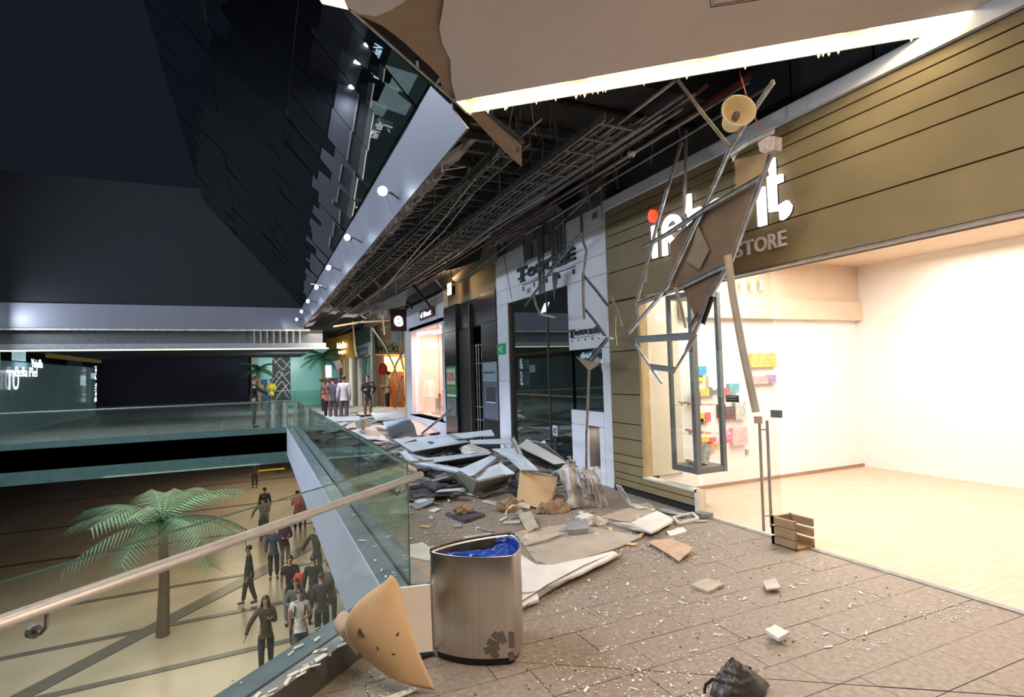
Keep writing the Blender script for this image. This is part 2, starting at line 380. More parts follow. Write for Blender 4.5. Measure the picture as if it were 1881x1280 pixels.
def in_panes(px, py, Xw=-8.05):
    # where a thing on the opposite gallery stands when it shows at this pixel in the sloping glass
    d = ray(px, py); o_ = V((0, 0, EYE)); k = (V((1.6, 0, 4.57))-o_).dot(_pn)/d.dot(_pn); g = o_+d*k; d2 = d-_pn*2*d.dot(_pn); return g+d2*((Xw-g.x)/d2.x)
for px, py, w_, h_, txt, mt, lab in ((690, 232, 2.2, .36, 'Bella Piel', sign_w, 'lit lettering on the opposite gallery, mirrored in the sloping glass'), (712, 214, 1.1, .7, 'TU', sign_w, 'two tall lit letters on the opposite gallery'), (699, 105, 1.4, .34, 'Vainilla', sign_b, 'pale blue script sign on the opposite gallery, nearest to the viewer')):
    c = in_panes(px, py); tag(put_text(txt, mt, (c.x, c.y-w_/2, c.z-h_/2), (0, 1, 0), (0, 0, 1), w_, h_), lab, 'sign')
tw = mat('opp_shop_glow', (.2, .3, .3), .3, emit=(.30, .46, .48), es=.75, c2=(.5, .6, .6), scale=2.5)
for i, (px, py, w_, h_) in enumerate([(735, 160, 2.2, 1.3), (700, 180, 1.0, .7), (668, 215, 1.2, .5), (655, 330, .8, .5), (640, 345, .5, .3)]):
    c = in_panes(px, py, -8.12); mb = MB(); mb.box((c.x-.05, c.y-w_/2, c.z-h_/2), (c.x, c.y+w_/2, c.z+h_/2)); struct(mb.build('window_%d' % (i+10), tw), 'lit shop window on the opposite gallery')
for i, (yy, w_) in enumerate([(9.5, 2.0), (13.0, 2.6), (18.6, 3.0)]):
    mb = MB(); mb.box((-10.28, yy, 0.3), (-10.2, yy+w_, 2.4))
    struct(mb.build('window_%d' % (i+5), mat('opp_window', (0.2, 0.3, 0.3), emit=(0.45, 0.7, 0.68), es=1.2, c2=(.6,.7,.7), scale=1.5)), 'lit shop window on the opposite gallery')

# sloping curtain glass above the fascia, each pane slightly out of line
cg = empty_struct('window_1', (1.6, 14, 4.58), 'dark curtain glazing that leans out over the atrium')
ang = radians(131); du = V((cos(ang), 0, sin(ang)))
y = 4.0
while y < 24.0:
    wv = 0.92
    for j in range(3):
        s0 = j*1.75+0.02; s1 = (j+1)*1.75
        a = V((1.6, y, 4.57))+du*s0; b = V((1.6, y, 4.57))+du*s1
        t1 = random.uniform(-0.012, 0.012); t2 = random.uniform(-0.02, 0.02); n = V((-sin(ang), 0, cos(ang)))
        mb = MB(); mb.slab([a+n*t1, b-n*t1, b+V((0, wv, 0))-n*(t1+t2), a+V((0, wv, 0))+n*(t1+t2)], 0.02); mb.build('pane', upper_glass, cg)
    y += 0.94
mb = MB(); mb.box((1.66, 4.5, 4.5), (5.0, 40, 7.0)); struct(mb.build('ceiling', dark), 'dark slab above the broken gallery ceiling')
mb = MB(); mb.box((-12, 24.1, 4.5), (9, 24.4, 9)); struct(mb.build('wall_far', mat('night_wall', (0.006, 0.006, 0.008), 0.9)), 'black wall above the far gallery')

# right hand wall behind and above the shop fronts
mb = MB(); mb.box((4.75, 4.6, 4.02), (4.95, 27, 4.5)); mb.box((4.52, 6.66, 4.02), (4.75, 27, 4.5)); struct(mb.build('wall_right', concrete), 'dark concrete wall above the shop fronts')
mb = MB(); mb.box((4.9, -4, 4.0), (5.05, 6.7, 6.5)); struct(mb.build('wall_right_near', concrete), 'dark wall above the nearest shop')
for i in range(7):
    y0 = 2.2+i*0.82
    mb = MB(); mb.box((4.84, y0, 4.06), (4.9, y0+0.80, 5.6 if i != 4 else 4.5)); mb.build('wall_panel', mat('grey_panel', (0.05, 0.05, 0.052), 0.8, var=0.35, scale=1), bpy.data.objects['wall_right_near'])
mb = MB(); mb.box((2.0, 3.5, 5.9), (5.0, 6.9, 6.1)); struct(mb.build('ceiling', dark), 'dark slab over the nearest shop front')

# ---------------- intact soffit over the viewer
Z0 = 4.03
def S(px, py, z=Z0): return at(px, py, Z=z)
def diag(t, off=0.0, z=Z0):          # a point on the line over the railing, t = x
    return V((t, t+3.085+off, z))
e0 = V((1.585, 4.57, Z0)); e1 = at(1423, 83, Z=Z0); ed = (e1-e0).normalized()
far_r = e0+ed*6.5
tear = [S(838, 185), S(829, 150), S(827, 110), S(812, 78), S(807, 50), S(813, 20), S(816, -5), S(820, -60), S(700, -250)]
pts = tear + [V((-2, -3, Z0)), V((9, -3, Z0)), far_r]
mb = MB(); mb.prism(pts[::-1], (0, 0, 0.012)); sf = struct(mb.build('ceiling', soff), 'plain painted soffit over the viewer')
# second painted fragment at the top
mb = MB(); mb.prism([S(632, 2), S(637, 17), S(660, 26), S(690, 30), S(716, 20), S(742, 4), S(760, -30), S(600, -60)], (0, 0, 0.012)); mb.build('painted_fragment', soff, sf)
# bare board behind the torn paint, ends in a ragged edge
rag = [S(660, 26, 4.06), S(690, 48, 4.06)]
ragpx = [(700, 47), (724, 62), (745, 80), (770, 103), (792, 122), (806, 140), (812, 160), (822, 178), (838, 186)]
rag = [S(px+random.uniform(-2, 2), py+random.uniform(-2, 2), 4.06) for px, py in ragpx]
mb = MB(); mb.prism([S(640, 18, 4.06), S(664, 30, 4.06)]+rag+[S(860, 150, 4.06), S(860, -60, 4.06), S(610, -90, 4.06)], (0, 0, 0.012)); mb.build('bare_board', bareboard, sf)
mb = MB(); mb.prism([diag(.2, .085, 4.10), diag(1.60, .085, 4.10), V((1.68, 4.45, 4.10)), V((1.2, 2.4, 4.10))], (0, 0, .1)); mb.build('dark_gap_sheet', mat('void_black', (.01, .009, .008), .9), sf)  # added black sheet, puts the darkness into the gap behind the tear
for p_, q_ in (((766, 112), (768, 130)), ((813, 140), (800, 158)), ((800, 158), (822, 163))):
    mb = MB(); mb.chan([S(*p_, 4.08), S(*q_, 4.08)], .02, .012, (0, 0, 1)); mb.build('hanger', steel, sf)
# metal edge trim over the railing
mb = MB(); a = S(636, 14); b = S(862, 212); nn = V((1, -1, 0)).normalized()*0.012
mb.prism([a, b, b+nn, a+nn], (0, 0, 0.012)); mb.tube([a+V((0, 0, 0.01)), b+V((0, 0, 0.01))], 0.009); mb.build('edge_trim', steelw, sf)
# light cove at the far edge
g0 = e0; g1 = far_r; od = (S(860, 208)-e0); o2 = od
mb = MB(); mb.prism([g0+V((0, 0, 0.10)), g1+V((0, 0, 0.10)), g1+o2+V((0, 0, 0.10)), g0+o2+V((0, 0, 0.10))], (0, 0, 0.02))
mb.prism([g0+o2, g1+o2, g1+o2*1.05, g0+o2*1.05], (0, 0, 0.12)); mb.prism([g0-o2*0.0, g1-o2*0.0, g1-o2*0.05, g0-o2*0.05], (0, 0, 0.14))
mb.prism([g0, g0+o2, g0+o2-ed*0.02, g0-ed*0.02], (0, 0, 0.12))
mb.build('cove', mat('cove_paint', (0.88, 0.82, 0.70), 0.6, var=0.03), sf)
q = g0+ed*0.12; n_ = 0
while (q-g0).length < 5.6:
    mb = MB(); mb.tube([q+o2*0.30+V((0, 0, 0.055)), q+ed*0.86+o2*0.30+V((0, 0, 0.055))], 0.016, 8); mb.build('fluorescent_tube', mat('tube_warm', (1, 0.95, 0.8), emit=(1.0, 0.84, 0.58), es=34), sf)
    q = q+ed*1.02; n_ += 1
# ragged scraps hanging along the cove edge
mb = MB()
for k in range(26):
    p = g0+o2*1.03+ed*random.uniform(0, 4.0); s_ = random.uniform(0.008, 0.03)
    mb.prism([p, p+ed*s_, p+ed*s_*0.4+V((0, 0, -s_*1.1))], o2*0.03)
mb.build('torn_scraps', chip, sf)
# second cove corner at the top left
mb = MB(); mb.prism([S(586, -2), S(592, 7), S(640, 18), S(628, -10), S(560, -60)], (0, 0, 0.02))
mb.build('cove_end', mat('cove_lit', (0.9, 0.8, 0.6), emit=(1.0, 0.80, 0.45), es=2.2), sf)
# hanging strip of soffit board past the cove
mb = MB(); mb.prism([S(862, 209), S(888, 207), S(922, 238), S(958, 268), S(959, 306), S(953, 302), S(930, 281), S(895, 245)], (0, 0, 0.02)); mb.build('hanging_strip', bareboard, sf)
mb = MB(); mb.chan([S(884, 207, 4.08), S(960, 264, 4.08)], 0.05, 0.04, (0, 0, 1)); mb.build('strip_channel', steeld, sf)
# access hatch
mb = MB(); h = [S(1304, 0), S(1306, 13), S(1440, -8), S(1440, -20)]
for a, b in ((0, 1), (1, 2)): mb.tube([h[a], h[b]], 0.004, 4)
mb.tube([S(1310, -10), S(1310, 9), S(1440, -12)], 0.003, 4)
mb.build('access_hatch', dark, sf)
# =================================================================== SHOP FRONTS (plane X = 4.5)
def wbox(mb, y0, y1, z0, z1, x0=4.5, x1=4.56): return mb.box((x0, y0, z0), (x1, y1, z1))
# ---- nearest shop, olive plank cladding
w1 = MB(); wbox(w1, -4, 6.65, 2.60, 3.90, 4.53, 4.75); wbox(w1, 5.99, 6.65, 0.0, 2.60, 4.53, 4.75); wbox(w1, 5.06, 6.0, 0, 0.24, 4.53, 4.57)
wall1 = struct(w1.build('wall_right_1', joint_m), 'nearest shop front clad in olive planks')
zs = [0.075, 0.163, 0.253, 0.384, 0.50, 0.72, 0.925, 1.317, 1.904, 2.587]
for a, b in zip(zs[:-1], zs[1:]):
    y0 = 5.07 if b < 0.26 else 6.0
    m_ = MB(); wbox(m_, y0, 6.65, a+0.006, b-0.006, 4.5, 4.53); m_.build('plank', plank_m, wall1, bevel=0.003)
zs = [2.60, 3.005, 3.359, 3.524, 3.686, 3.80, 3.895]
for a, b in zip(zs[:-1], zs[1:]):
    for y0, y1 in ((4.32, 6.65), (1.6, 4.315), (-2.5, 1.595)):
        m_ = MB(); wbox(m_, y0, y1, a+0.006, b-0.005, 4.5, 4.53); m_.build('plank', plank_m, wall1, bevel=0.003)
m_ = MB(); wbox(m_, -3, 6.68, 3.90, 4.04, 4.46, 4.6); m_.build('cornice', white, wall1)
m_ = MB(); wbox(m_, 5.06, 6.66, 0.0, 0.07, 4.495, 4.53); m_.build('skirting', black, wall1)
m_ = MB(); wbox(m_, 5.03, 6.0, 0.243, 0.27, 4.49, 4.60); wbox(m_, 5.0, 5.06, 0, 0.27, 4.49, 4.6); m_.build('window_sill', mat('cream_trim', (0.66, 0.60, 0.50), 0.5), wall1)
m_ = MB(); wbox(m_, 5.955, 6.0, 0.27, 2.58, 4.50, 4.62); m_.build('window_jamb', mat('tan_edge', (0.52, 0.36, 0.18), 0.5), wall1)
m_ = MB(); wbox(m_, -3, 6.0, 2.585, 2.60, 4.49, 4.6); m_.build('lintel', steeld, wall1)
# glass of the window and door
o = MB(); wbox(o, 5.03, 5.97, 0.27, 2.585, 4.53, 4.538); g = struct(o.build('window_2', glass), 'clear shop window beside the entrance')
o = MB(); wbox(o, 3.92, 4.96, 0.02, 2.585, 4.53, 4.538); g = struct(o.build('door_1', glass), 'glass door leaf of the nearest shop')
pa = MB()
for px in (1395, 1409):
    pa.tube([at(px, 772, X=4.46), at(px+8, 975 if px < 1400 else 968, X=4.46)], 0.014, 8)
pa.tube([at(1397, 789, X=4.46), at(1411, 789, X=4.46)], 0.008, 6); pa.tube([at(1406, 948, X=4.46), at(1414, 947, X=4.46)], 0.008, 6)
pa.build('door_handle', mat('handle_steel', (0.52, 0.44, 0.38), 0.35, 0.7), g)
pa = MB(); a = at(1392, 772, X=4.45); b = at(1423, 757, X=4.45); pa.box((4.44, b.y-0.06, b.z-0.05), (4.48, b.y+0.04, b.z+0.02)); pa.build('door_lock', greyfr, g)
pa = MB(); pa.box((4.43, a.y-0.03, a.z-0.03), (4.48, a.y+0.03, a.z+0.04)); pa.build('lock_case', mat('lock_tan', (0.5, 0.36, 0.27), 0.5), g)
pa = MB(); pa.box((4.40, 4.83, 0.008), (4.54, 4.98, 0.05)); pa.build('floor_hinge', steeld, g)
# interior
sh = MB(); sh.box((4.6, 6.0, 0), (8.9, 6.08, 2.33)); wi = struct(sh.build('wall_shop_side', shopw), 'white side wall inside the shop')
m_ = MB(); m_.box((5.15, 5.88, 2.33), (8.9, 6.0, 2.62)); m_.box((5.15, 5.93, 2.62), (8.9, 6.0, 3.3)); m_.build('bulkhead', shopc, wi)
m_ = MB(); m_.box((4.6, 5.985, 0.0), (8.9, 6.0, 0.05)); m_.build('skirting', mat('skirt_brown', (0.35, 0.22, 0.14), 0.5), wi)
m_ = MB(); m_.box((4.62, 5.97, 0.27), (5.14, 6.0, 3.2)); m_.build('beige_panel', shopb, wi)
sh = MB(); sh.box((8.8, -4, 0), (8.9, 6.1, 3.3)); struct(sh.build('wall_shop_back', shopw), 'white back wall inside the shop')
sh = MB(); sh.box((4.6, -4, 3.2), (8.9, 6.1, 3.3)); struct(sh.build('ceiling_shop', shopc), 'warm ceiling inside the shop')
sh = MB(); sh.box((4.6, -4.1, 0), (8.9, -4.0, 3.3)); struct(sh.build('wall_shop_near', shopw), 'white near wall inside the shop')
# display case: grey framed glass tower
dc = thing('display_case', 'tall grey framed glass display case behind the shop window', 'display case', (4.8, 5.3, 0.4))
p1 = (4.62, 5.53); p2 = (4.62, 5.13); p3 = (5.02, 5.13); p4 = (5.02, 5.53)
for (x, y, w_) in ((*p1, 0.022), (*p2, 0.03), (*p3, 0.026), (*p4, 0.02)):
    m_ = MB(); m_.box((x-w_, y-w_, 0.42), (x+w_, y+w_, 2.55)); m_.build('post', greyfr, dc)
for z0, z1 in ((0.42, 0.49), (2.49, 2.55)):
    m_ = MB(); m_.box((4.60, 5.11, z0), (5.04, 5.55, z1)); m_.build('base' if z0 < 1 else 'top', greyfr, dc)
for z in (0.86, 1.20):
    m_ = MB(); m_.box((4.63, 5.15, z), (5.0, 5.51, z+0.006)); m_.build('shelf', glass, dc)
m_ = MB(); m_.box((4.60, 5.15, 0.49), (4.606, 5.51, 2.49)); m_.build('pane', glass, dc)
gad = [mat('gadget_dark', (0.05, 0.05, 0.05), 0.4), mat('gadget_red', (0.4, 0.05, 0.05), 0.5), mat('gadget_tan', (0.3, 0.22, 0.16), 0.5)]
for i, (x, y, z) in enumerate([(4.75, 5.25, .867), (4.72, 5.35, .867), (4.8, 5.45, .867), (4.75, 5.25, 1.207), (4.72, 5.36, 1.207), (4.7, 5.45, 1.207), (4.72, 5.3, .49), (4.75, 5.4, .49), (4.8, 5.47, .49)]):
    m_ = MB(); m_.slab([(x-.03, y-.05, z+.012), (x+.03, y-.05, z+.012), (x+.03, y+.05, z+.03), (x-.03, y+.05, z+.03)], 0.008); m_.box((x-.006, y-.006, z), (x+.006, y+.006, z+.02))
    tag(m_.build('gadget', gad[i % 3]), ['dark', 'red', 'tan'][i % 3]+' pocket gadget on a display shelf, '+['low', 'middle', 'high'][int(z > .6)+int(z > 1)]+' row, '+['right', 'middle', 'left'][i % 3], 'gadget', 'gadgets in the display case')
bx = MB(); p = at(1283, 855, Y=5.3); bx.slab([at(1284, 852, Y=5.28), at(1295, 855, Y=5.28), at(1303, 820, Y=5.36), at(1291, 817, Y=5.36)], 0.05)
tag(bx.build('product_box', mat('box_grey', (0.12, 0.12, 0.10), 0.5, c2=(0.45, 0.45, 0.42), scale=30)), 'tilted grey patterned box at the bottom of the display case', 'box')
# goods hanging on the white side wall (plane Y = 6)
goods = [((1282, 672, 1295, 690), (0.02, 0.25, 0.42), 'blue and teal game box'), ((1279, 693, 1294, 700), (0.75, 0.55, 0.02), 'yellow packet'),
 ((1283, 713, 1300, 728), (0.85, 0.35, 0.02), 'orange packet'), ((1301, 716, 1313, 726), (0.10, 0.10, 0.12), 'black and white packet'),
 ((1320, 712, 1338, 725), (0.65, 0.06, 0.04), 'red lettered card'), ((1338, 704, 1355, 722), (0.08, 0.28, 0.30), 'teal striped packet'),
 ((1320, 742, 1330, 768), (0.06, 0.03, 0.03), 'dark brown stacked pack'), ((1331, 746, 1348, 770), (0.10, 0.05, 0.045), 'brown dotted pack'),
 ((1349, 738, 1367, 771), (0.36, 0.38, 0.33), 'grey green clear pouch'), ((1282, 758, 1292, 775), (0.85, 0.35, 0.05), 'small orange tub'),
 ((1294, 757, 1303, 775), (0.80, 0.10, 0.14), 'pink red packet'), ((1284, 802, 1300, 812), (0.9, 0.35, 0.04), 'orange storage tray'), ((1301, 803, 1313, 812), (0.75, 0.08, 0.14), 'pink storage tray'),
 ((1301, 814, 1316, 826), (0.85, 0.22, 0.04), 'deep orange tub'), ((1344, 783, 1370, 819), (0.80, 0.35, 0.36), 'pink gauzy pouch'),
 ((1379, 648, 1423, 675), (0.55, 0.36, 0.10), 'orange and olive banner'), ((1381, 690, 1409, 706), (0.45, 0.30, 0.30), 'photo of children'),
 ((1411, 688, 1423, 705), (0.30, 0.20, 0.38), 'purple toy'), ((1320, 655, 1332, 668), (0.5, 0.5, 0.48), 'silver packet'), ((1300, 690, 1312, 712), (0.55, 0.66, 0.68), 'pale blue packet'),
 ((1273, 719, 1284, 740), (0.10, 0.08, 0.20), 'navy upright box'), ((1278, 768, 1290, 780), (0.03, 0.03, 0.03), 'black flat device')]
for (x0, y0, x1, y1), c, lab in goods:
    Yq = 5.965 if x0 > 1275 else 5.9
    a = at(x0, y1, Y=Yq); b = at(x1, y0, Y=Yq); m_ = MB(); m_.box((a.x, Yq-0.03, a.z), (b.x, Yq+0.035, b.z))
    nm = lab.replace(' ', '_'); c2 = tuple(min(1, q*1.6+0.06) for q in c)
    tag(m_.build('goods_box', mat('goods_'+nm, c, 0.5, c2=c2, scale=25), bevel=0.004), lab+' hanging on the white shop wall', 'merchandise', 'goods on the shop wall')
p = at(1335, 802, Y=5.9); mb = MB()
mb.grid(lambda u, v: (p.x+0.085*sin(pi*u)*cos(2*pi*v), p.y+0.06*sin(pi*u)*sin(2*pi*v), p.z+0.085*cos(pi*u)), 10, 18)
tag(mb.build('ball', mat('ball_pink', (0.90, 0.06, 0.22), 0.4, c2=(0.95, 0.5, 0.65), scale=14, stretch=(1, 1, 6)), smooth=True), 'round pink ball on the white shop wall', 'ball')
a = at(1334, 738, X=4.55); b = at(1357, 726, X=4.55); m_ = MB(); m_.box((4.545, b.y, a.z), (4.552, a.y, b.z)); s = tag(m_.build('notice', black), 'small black notice stuck to the door glass', 'notice')
put_text('SONRIA', mat('print_white', (0.8, 0.8, 0.8)), (4.544, a.y-0.02, a.z+0.05), (0, -1, 0), (0, 0, 1), (a.y-b.y)*0.7, 0.012, s, ext=0.001)
put_text('GRABANDO', mat('print_white', (0.8, 0.8, 0.8)), (4.544, a.y-0.015, a.z+0.025), (0, -1, 0), (0, 0, 1), (a.y-b.y)*0.78, 0.010, s, ext=0.001)
a = at(1372, 833, Y=5.99); m_ = MB(); m_.box((a.x-.02, 5.98, a.z-.01), (a.x+.03, 6.0, a.z+.06)); tag(m_.build('wall_socket', mat('socket_grey', (0.45, 0.42, 0.36))), 'grey socket low on the white shop wall', 'socket')
for i, px in enumerate((1364, 1382, 1399)):
    p = at(px, 528, Y=5.86); t = thing('spotlight', ['left', 'middle', 'right'][i]+' one of three pale spotlights on the bulkhead inside the shop', 'spotlight', p, 'spotlights inside the shop')
    sm = mat('spot_beige', (0.50, 0.40, 0.30), 0.5)
    m_ = MB(); m_.tube([p+V((0, 0, -.02)), p+V((0, 0, .06)), p+V((0, 0, .12))], [.045, .032, .02], 12); m_.build('lamp_body', sm, t)
    m_ = MB(); m_.tube([p+V((-.03, 0, .04)), p+V((-.03, 0, .17)), p+V((.03, 0, .17))], .008, 5); m_.build('bracket', sm, t)
    m_ = MB(); m_.tube([p+V((0, 0, -.027)), p+V((0, 0, -.021))], .036, 12); m_.build('lens', mat('spot_lens', (1, 1, 1), emit=(1, .85, .65), es=3 if i == 0 else 1), t)

# big illuminated sign
sg = thing('shop_sign', 'large white lit letters with an orange red dot on the olive shop front', 'sign', (4.47, 5.0, 3.02))
def arcpts(cy, cz, r, a0, a1, n=14): return [(cy-r*cos(a0+(a1-a0)*i/n), cz+r*sin(a0+(a1-a0)*i/n)) for i in range(n+1)]
def stroke(path, w_, name='letter', x=4.455, mt=None, dep=0.04):
    """flat block letter stroke: path in (Y, Z)"""
    mb = MB(); L_ = []; R_ = []
    for i, p in enumerate(path):
        a = path[max(0, i-1)]; b = path[min(len(path)-1, i+1)]; dx, dz = b[0]-a[0], b[1]-a[1]; l = sqrt(dx*dx+dz*dz); nx, nz = -dz/l, dx/l
        L_.append((p[0]+nx*w_/2, p[1]+nz*w_/2)); R_.append((p[0]-nx*w_/2, p[1]-nz*w_/2))
    for i in range(len(path)-1):
        mb.prism([(x, *L_[i]), (x, *L_[i+1]), (x, *R_[i+1]), (x, *R_[i])], (dep, 0, 0))
    return mb, (mt or sign_w)
def letter(strokes, mt=None):
    big = MB()
    for path, w_ in strokes:
        mb, q = stroke(path, w_, mt=mt); big.add(mb.v, mb.f)
    big.build('letter', mt or sign_w, sg)
    back = MB(); back.add([V((v.x+0.042 if v.x > 4.47 else v.x+0.038, v.y-0.008, v.z-0.008)) for v in big.v], big.f); back.build('letter_return', black, sg)
SW = 0.072
letter([([(5.56, 3.02), (5.56, 3.42)], SW)])
m_ = MB(); m_.prism([(4.44, 5.565+0.062*cos(a), 3.545+0.078*sin(a)) for a in [2*pi*i/24 for i in range(24)]], (0.05, 0, 0)); m_.build('dot', sign_r, sg)
letter([([(5.37, 3.01), (5.37, 3.30)]+arcpts(5.235, 3.30, 0.135, 0, pi)+[(5.10, 3.01)], SW)])
letter([([(4.93, 3.62), (4.93, 3.14)]+arcpts(4.83, 3.14, 0.10, 0, -pi/2), SW), ([(5.01, 3.39), (4.75, 3.39)], 0.08)])
letter([(arcpts(4.50, 3.22, 0.185, -0.1, pi+0.1)+[(4.315, 3.20), (4.66, 3.20)], 0.08), (arcpts(4.50, 3.22, 0.185, 0.0, -pi*0.75), 0.08)])
letter([([(3.93, 3.01), (3.93, 3.38)], .085)])
letter([([(3.80, 3.62), (3.80, 3.13)]+arcpts(3.72, 3.13, 0.08, 0, -pi/2), .085), ([(3.80, 3.40), (3.68, 3.40)], 0.07)])
for ch, y0, y1 in (('S', 4.31, 4.20), ('T', 4.19, 4.06), ('O', 4.045, 3.90), ('R', 3.88, 3.78), ('E', 3.765, 3.68)):
    put_text(ch, mat('sign_grey_white', (0.80, 0.76, 0.78), 0.4), (4.495, y0, 2.765), (0, -1, 0), (0, 0, 1), y0-y1, 0.145, sg, bold=0.012, ext=0.02, name='letter')

# ---- white stone clad shop with the black serif sign
mb = MB(); Yb, Ya = 10.72, 6.66
wbox(mb, Ya, Yb, 3.03, 4.03, 4.52, 4.7); wbox(mb, 10.14, Yb, 0, 3.03, 4.52, 4.9); wbox(mb, Ya, 7.79, 1.98, 3.03, 4.52, 4.6); wbox(mb, Ya, 6.86, 0, 1.98, 4.52, 4.9)
wbox(mb, 6.86, 7.79, 0.83, 1.05, 4.52, 4.9); wbox(mb, 7.30, 7.79, 0, 0.83, 4.52, 4.9); wbox(mb, 6.86, 7.0, 0, 0.83, 4.52, 4.9); wbox(mb, 7.0, 7.3, 0, 0.22, 4.52, 4.9)
wall2 = struct(mb.build('wall_right_2', mat('joint_grey', (0.25, 0.25, 0.27))), 'white panelled shop front with the black serif sign')
def panel(y0, y1, z0, z1, mt=white):
    if y1-y0 < 0.02 or z1-z0 < 0.02: return
    m_ = MB(); wbox(m_, y0+0.004, y1-0.004, z0+0.004, z1-0.004, 4.5, 4.52); m_.build('panel', mt, wall2)
cols = [6.66, 7.79, 8.55, 9.35, 10.14, 10.72]
for i in range(5):
    for z0, z1 in ((3.03, 3.32), (3.32, 3.70), (3.70, 4.03)): 
        if i in (1, 2) and z0 > 3.6: continue
        panel(cols[i], cols[i+1], z0, z1)
panel(6.66, 7.79, 1.98, 3.03); panel(6.66, 6.86, 0, 1.98); panel(10.14, 10.72, 0, 1.5); panel(10.14, 10.72, 1.5, 3.03)
panel(6.86, 7.79, 0.83, 1.05); panel(7.30, 7.79, 0, 0.83); panel(6.86, 7.0, 0, 0.83); panel(7.0, 7.3, 0, 0.22)
# exposed studs and torn grey backing where panels fell
for (y0, y1, z0, z1) in ((8.55, 8.75, 3.05, 4.2), (7.80, 8.25, 3.50, 4.25), (9.02, 9.3, 3.72, 3.95), (8.3, 8.5, 3.72, 4.0)):
    m_ = MB(); m_.box((4.485, y0, z0), (4.515, y1, z1)); m_.build('exposed_backing', mat('grey_backing', (0.09, 0.09, 0.085), 0.8, c2=(0.2, 0.2, 0.19), scale=1.2), wall2)
for y in (7.80, 7.93, 8.06, 8.19, 8.58, 8.70):
    m_ = MB(); m_.chan([(4.48, y, 3.35 if y < 8.5 else 3.0), (4.48, y, 4.25)], 0.035, 0.02, (-1, 0, 0)); m_.build('stud', steel, wall2)
m_ = MB(); m_.box((4.70, 7.0, 0.2), (4.90, 7.3, 0.85)); m_.build('niche_back', mat('niche_tan', (0.62, 0.44, 0.26), 0.6), wall2)
area('niche_light', (4.6, 7.15, 0.80), 0.15, 0.7, WARM)
# glazing
o = MB(); wbox(o, 8.60, 10.10, 0.05, 3.02, 4.55, 4.56); struct(o.build('window_3', glassd), 'left fixed glass of the white shop')
o = MB(); wbox(o, 7.80, 8.585, 0.05, 3.02, 4.55, 4.56); d2 = struct(o.build('door_2', glassd), 'glass door of the white shop')
o = MB(); wbox(o, 8.40, 8.46, 0.25, 0.55, 4.54, 4.555); p_ = o.build('door_lock', mat('plate_dark', (0.05, 0.05, 0.06)), d2)
o = MB(); wbox(o, 8.33, 8.50, 0.58, 0.75, 4.535, 4.548); s_ = o.build('door_plate', mat('plate_blue', (0.45, 0.52, 0.62)), d2)
put_text('022', black, (4.533, 8.47, 0.62), (0, -1, 0), (0, 0, 1), 0.11, 0.08, s_, ext=0.002)
o = MB(); wbox(o, 6.88, 7.78, 1.05, 1.98, 4.58, 4.59); struct(o.build('window_4', glassd), 'small display window of the white shop')
m_ = MB(); wbox(m_, 10.09, 10.14, 0, 3.03, 4.49, 4.6); wbox(m_, 8.585, 8.60, 0, 3.03, 4.535, 4.57); m_.build('glazing_bar', mat('bronze_bar', (0.16, 0.14, 0.12), 0.4, 0.5), wall2)
# dim interior with a few things on show
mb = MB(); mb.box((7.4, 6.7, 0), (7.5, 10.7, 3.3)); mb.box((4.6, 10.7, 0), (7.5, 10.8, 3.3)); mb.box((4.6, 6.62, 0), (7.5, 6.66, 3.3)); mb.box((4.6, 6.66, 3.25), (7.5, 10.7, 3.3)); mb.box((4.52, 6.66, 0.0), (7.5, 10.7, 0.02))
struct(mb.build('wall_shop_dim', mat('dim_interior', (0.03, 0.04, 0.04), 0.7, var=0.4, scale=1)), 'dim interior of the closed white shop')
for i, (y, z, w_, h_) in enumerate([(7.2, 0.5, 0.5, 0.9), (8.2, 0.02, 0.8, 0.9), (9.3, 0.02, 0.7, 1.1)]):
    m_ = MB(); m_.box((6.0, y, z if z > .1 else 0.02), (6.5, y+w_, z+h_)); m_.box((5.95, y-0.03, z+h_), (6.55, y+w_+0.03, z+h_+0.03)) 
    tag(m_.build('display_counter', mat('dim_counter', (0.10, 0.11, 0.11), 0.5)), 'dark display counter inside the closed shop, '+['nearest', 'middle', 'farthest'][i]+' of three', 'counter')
tch = mat('sign_black', (0.006, 0.006, 0.008), 0.4)
sg2 = thing('shop_sign', 'black raised TOUCHE STORE lettering high on the white shop front', 'sign', (4.49, 8.5, 3.2))
def slabword(parent, y0, y1, z, hT, h, mt):
    """capital T larger than the small capitals, slab serifs on the feet"""
    n = 6; W_ = (y0-y1); cw = W_/6.3; y = y0
    for i, ch in enumerate('TOUCHÉ'):
        hh = hT if i == 0 else h; w_ = cw*(1.25 if i == 0 else 0.93)
        if ch == 'É': hh = h*1.38
        zz = z - (0.0 if i else (hT-h)*0.35)
        lt = put_text(ch, mt, (4.498, y, zz), (0, -1, 0), (0, 0, 1), w_, hh, parent, bold=0.05, ext=0.03, name='letter')
        s = MB()
        if ch in 'TUHÉ':
            if ch == 'T': s.box((4.469, y-w_*0.72, zz-0.008), (4.499, y-w_*0.28, zz+0.028))
            elif ch == 'U': s.box((4.469, y-w_*0.4, zz+h-0.02), (4.499, y+0.01, zz+h+0.005)); s.box((4.469, y-w_-0.01, zz+h-0.02), (4.499, y-w_*0.6, zz+h+0.005))
            elif ch == 'H': s.box((4.469, y-w_*0.4, zz-0.004), (4.499, y+0.012, zz+0.022)); s.box((4.469, y-w_-0.012, zz-0.004), (4.499, y-w_*0.6, zz+0.022))
            else: s.box((4.469, y-0.05, zz-0.004), (4.499, y+0.015, zz+0.02))
            s.build('serif', mt, lt)
        y -= w_+cw*0.07
slabword(sg2, 9.62, 7.46, 3.375, 0.27, 0.18, tch)
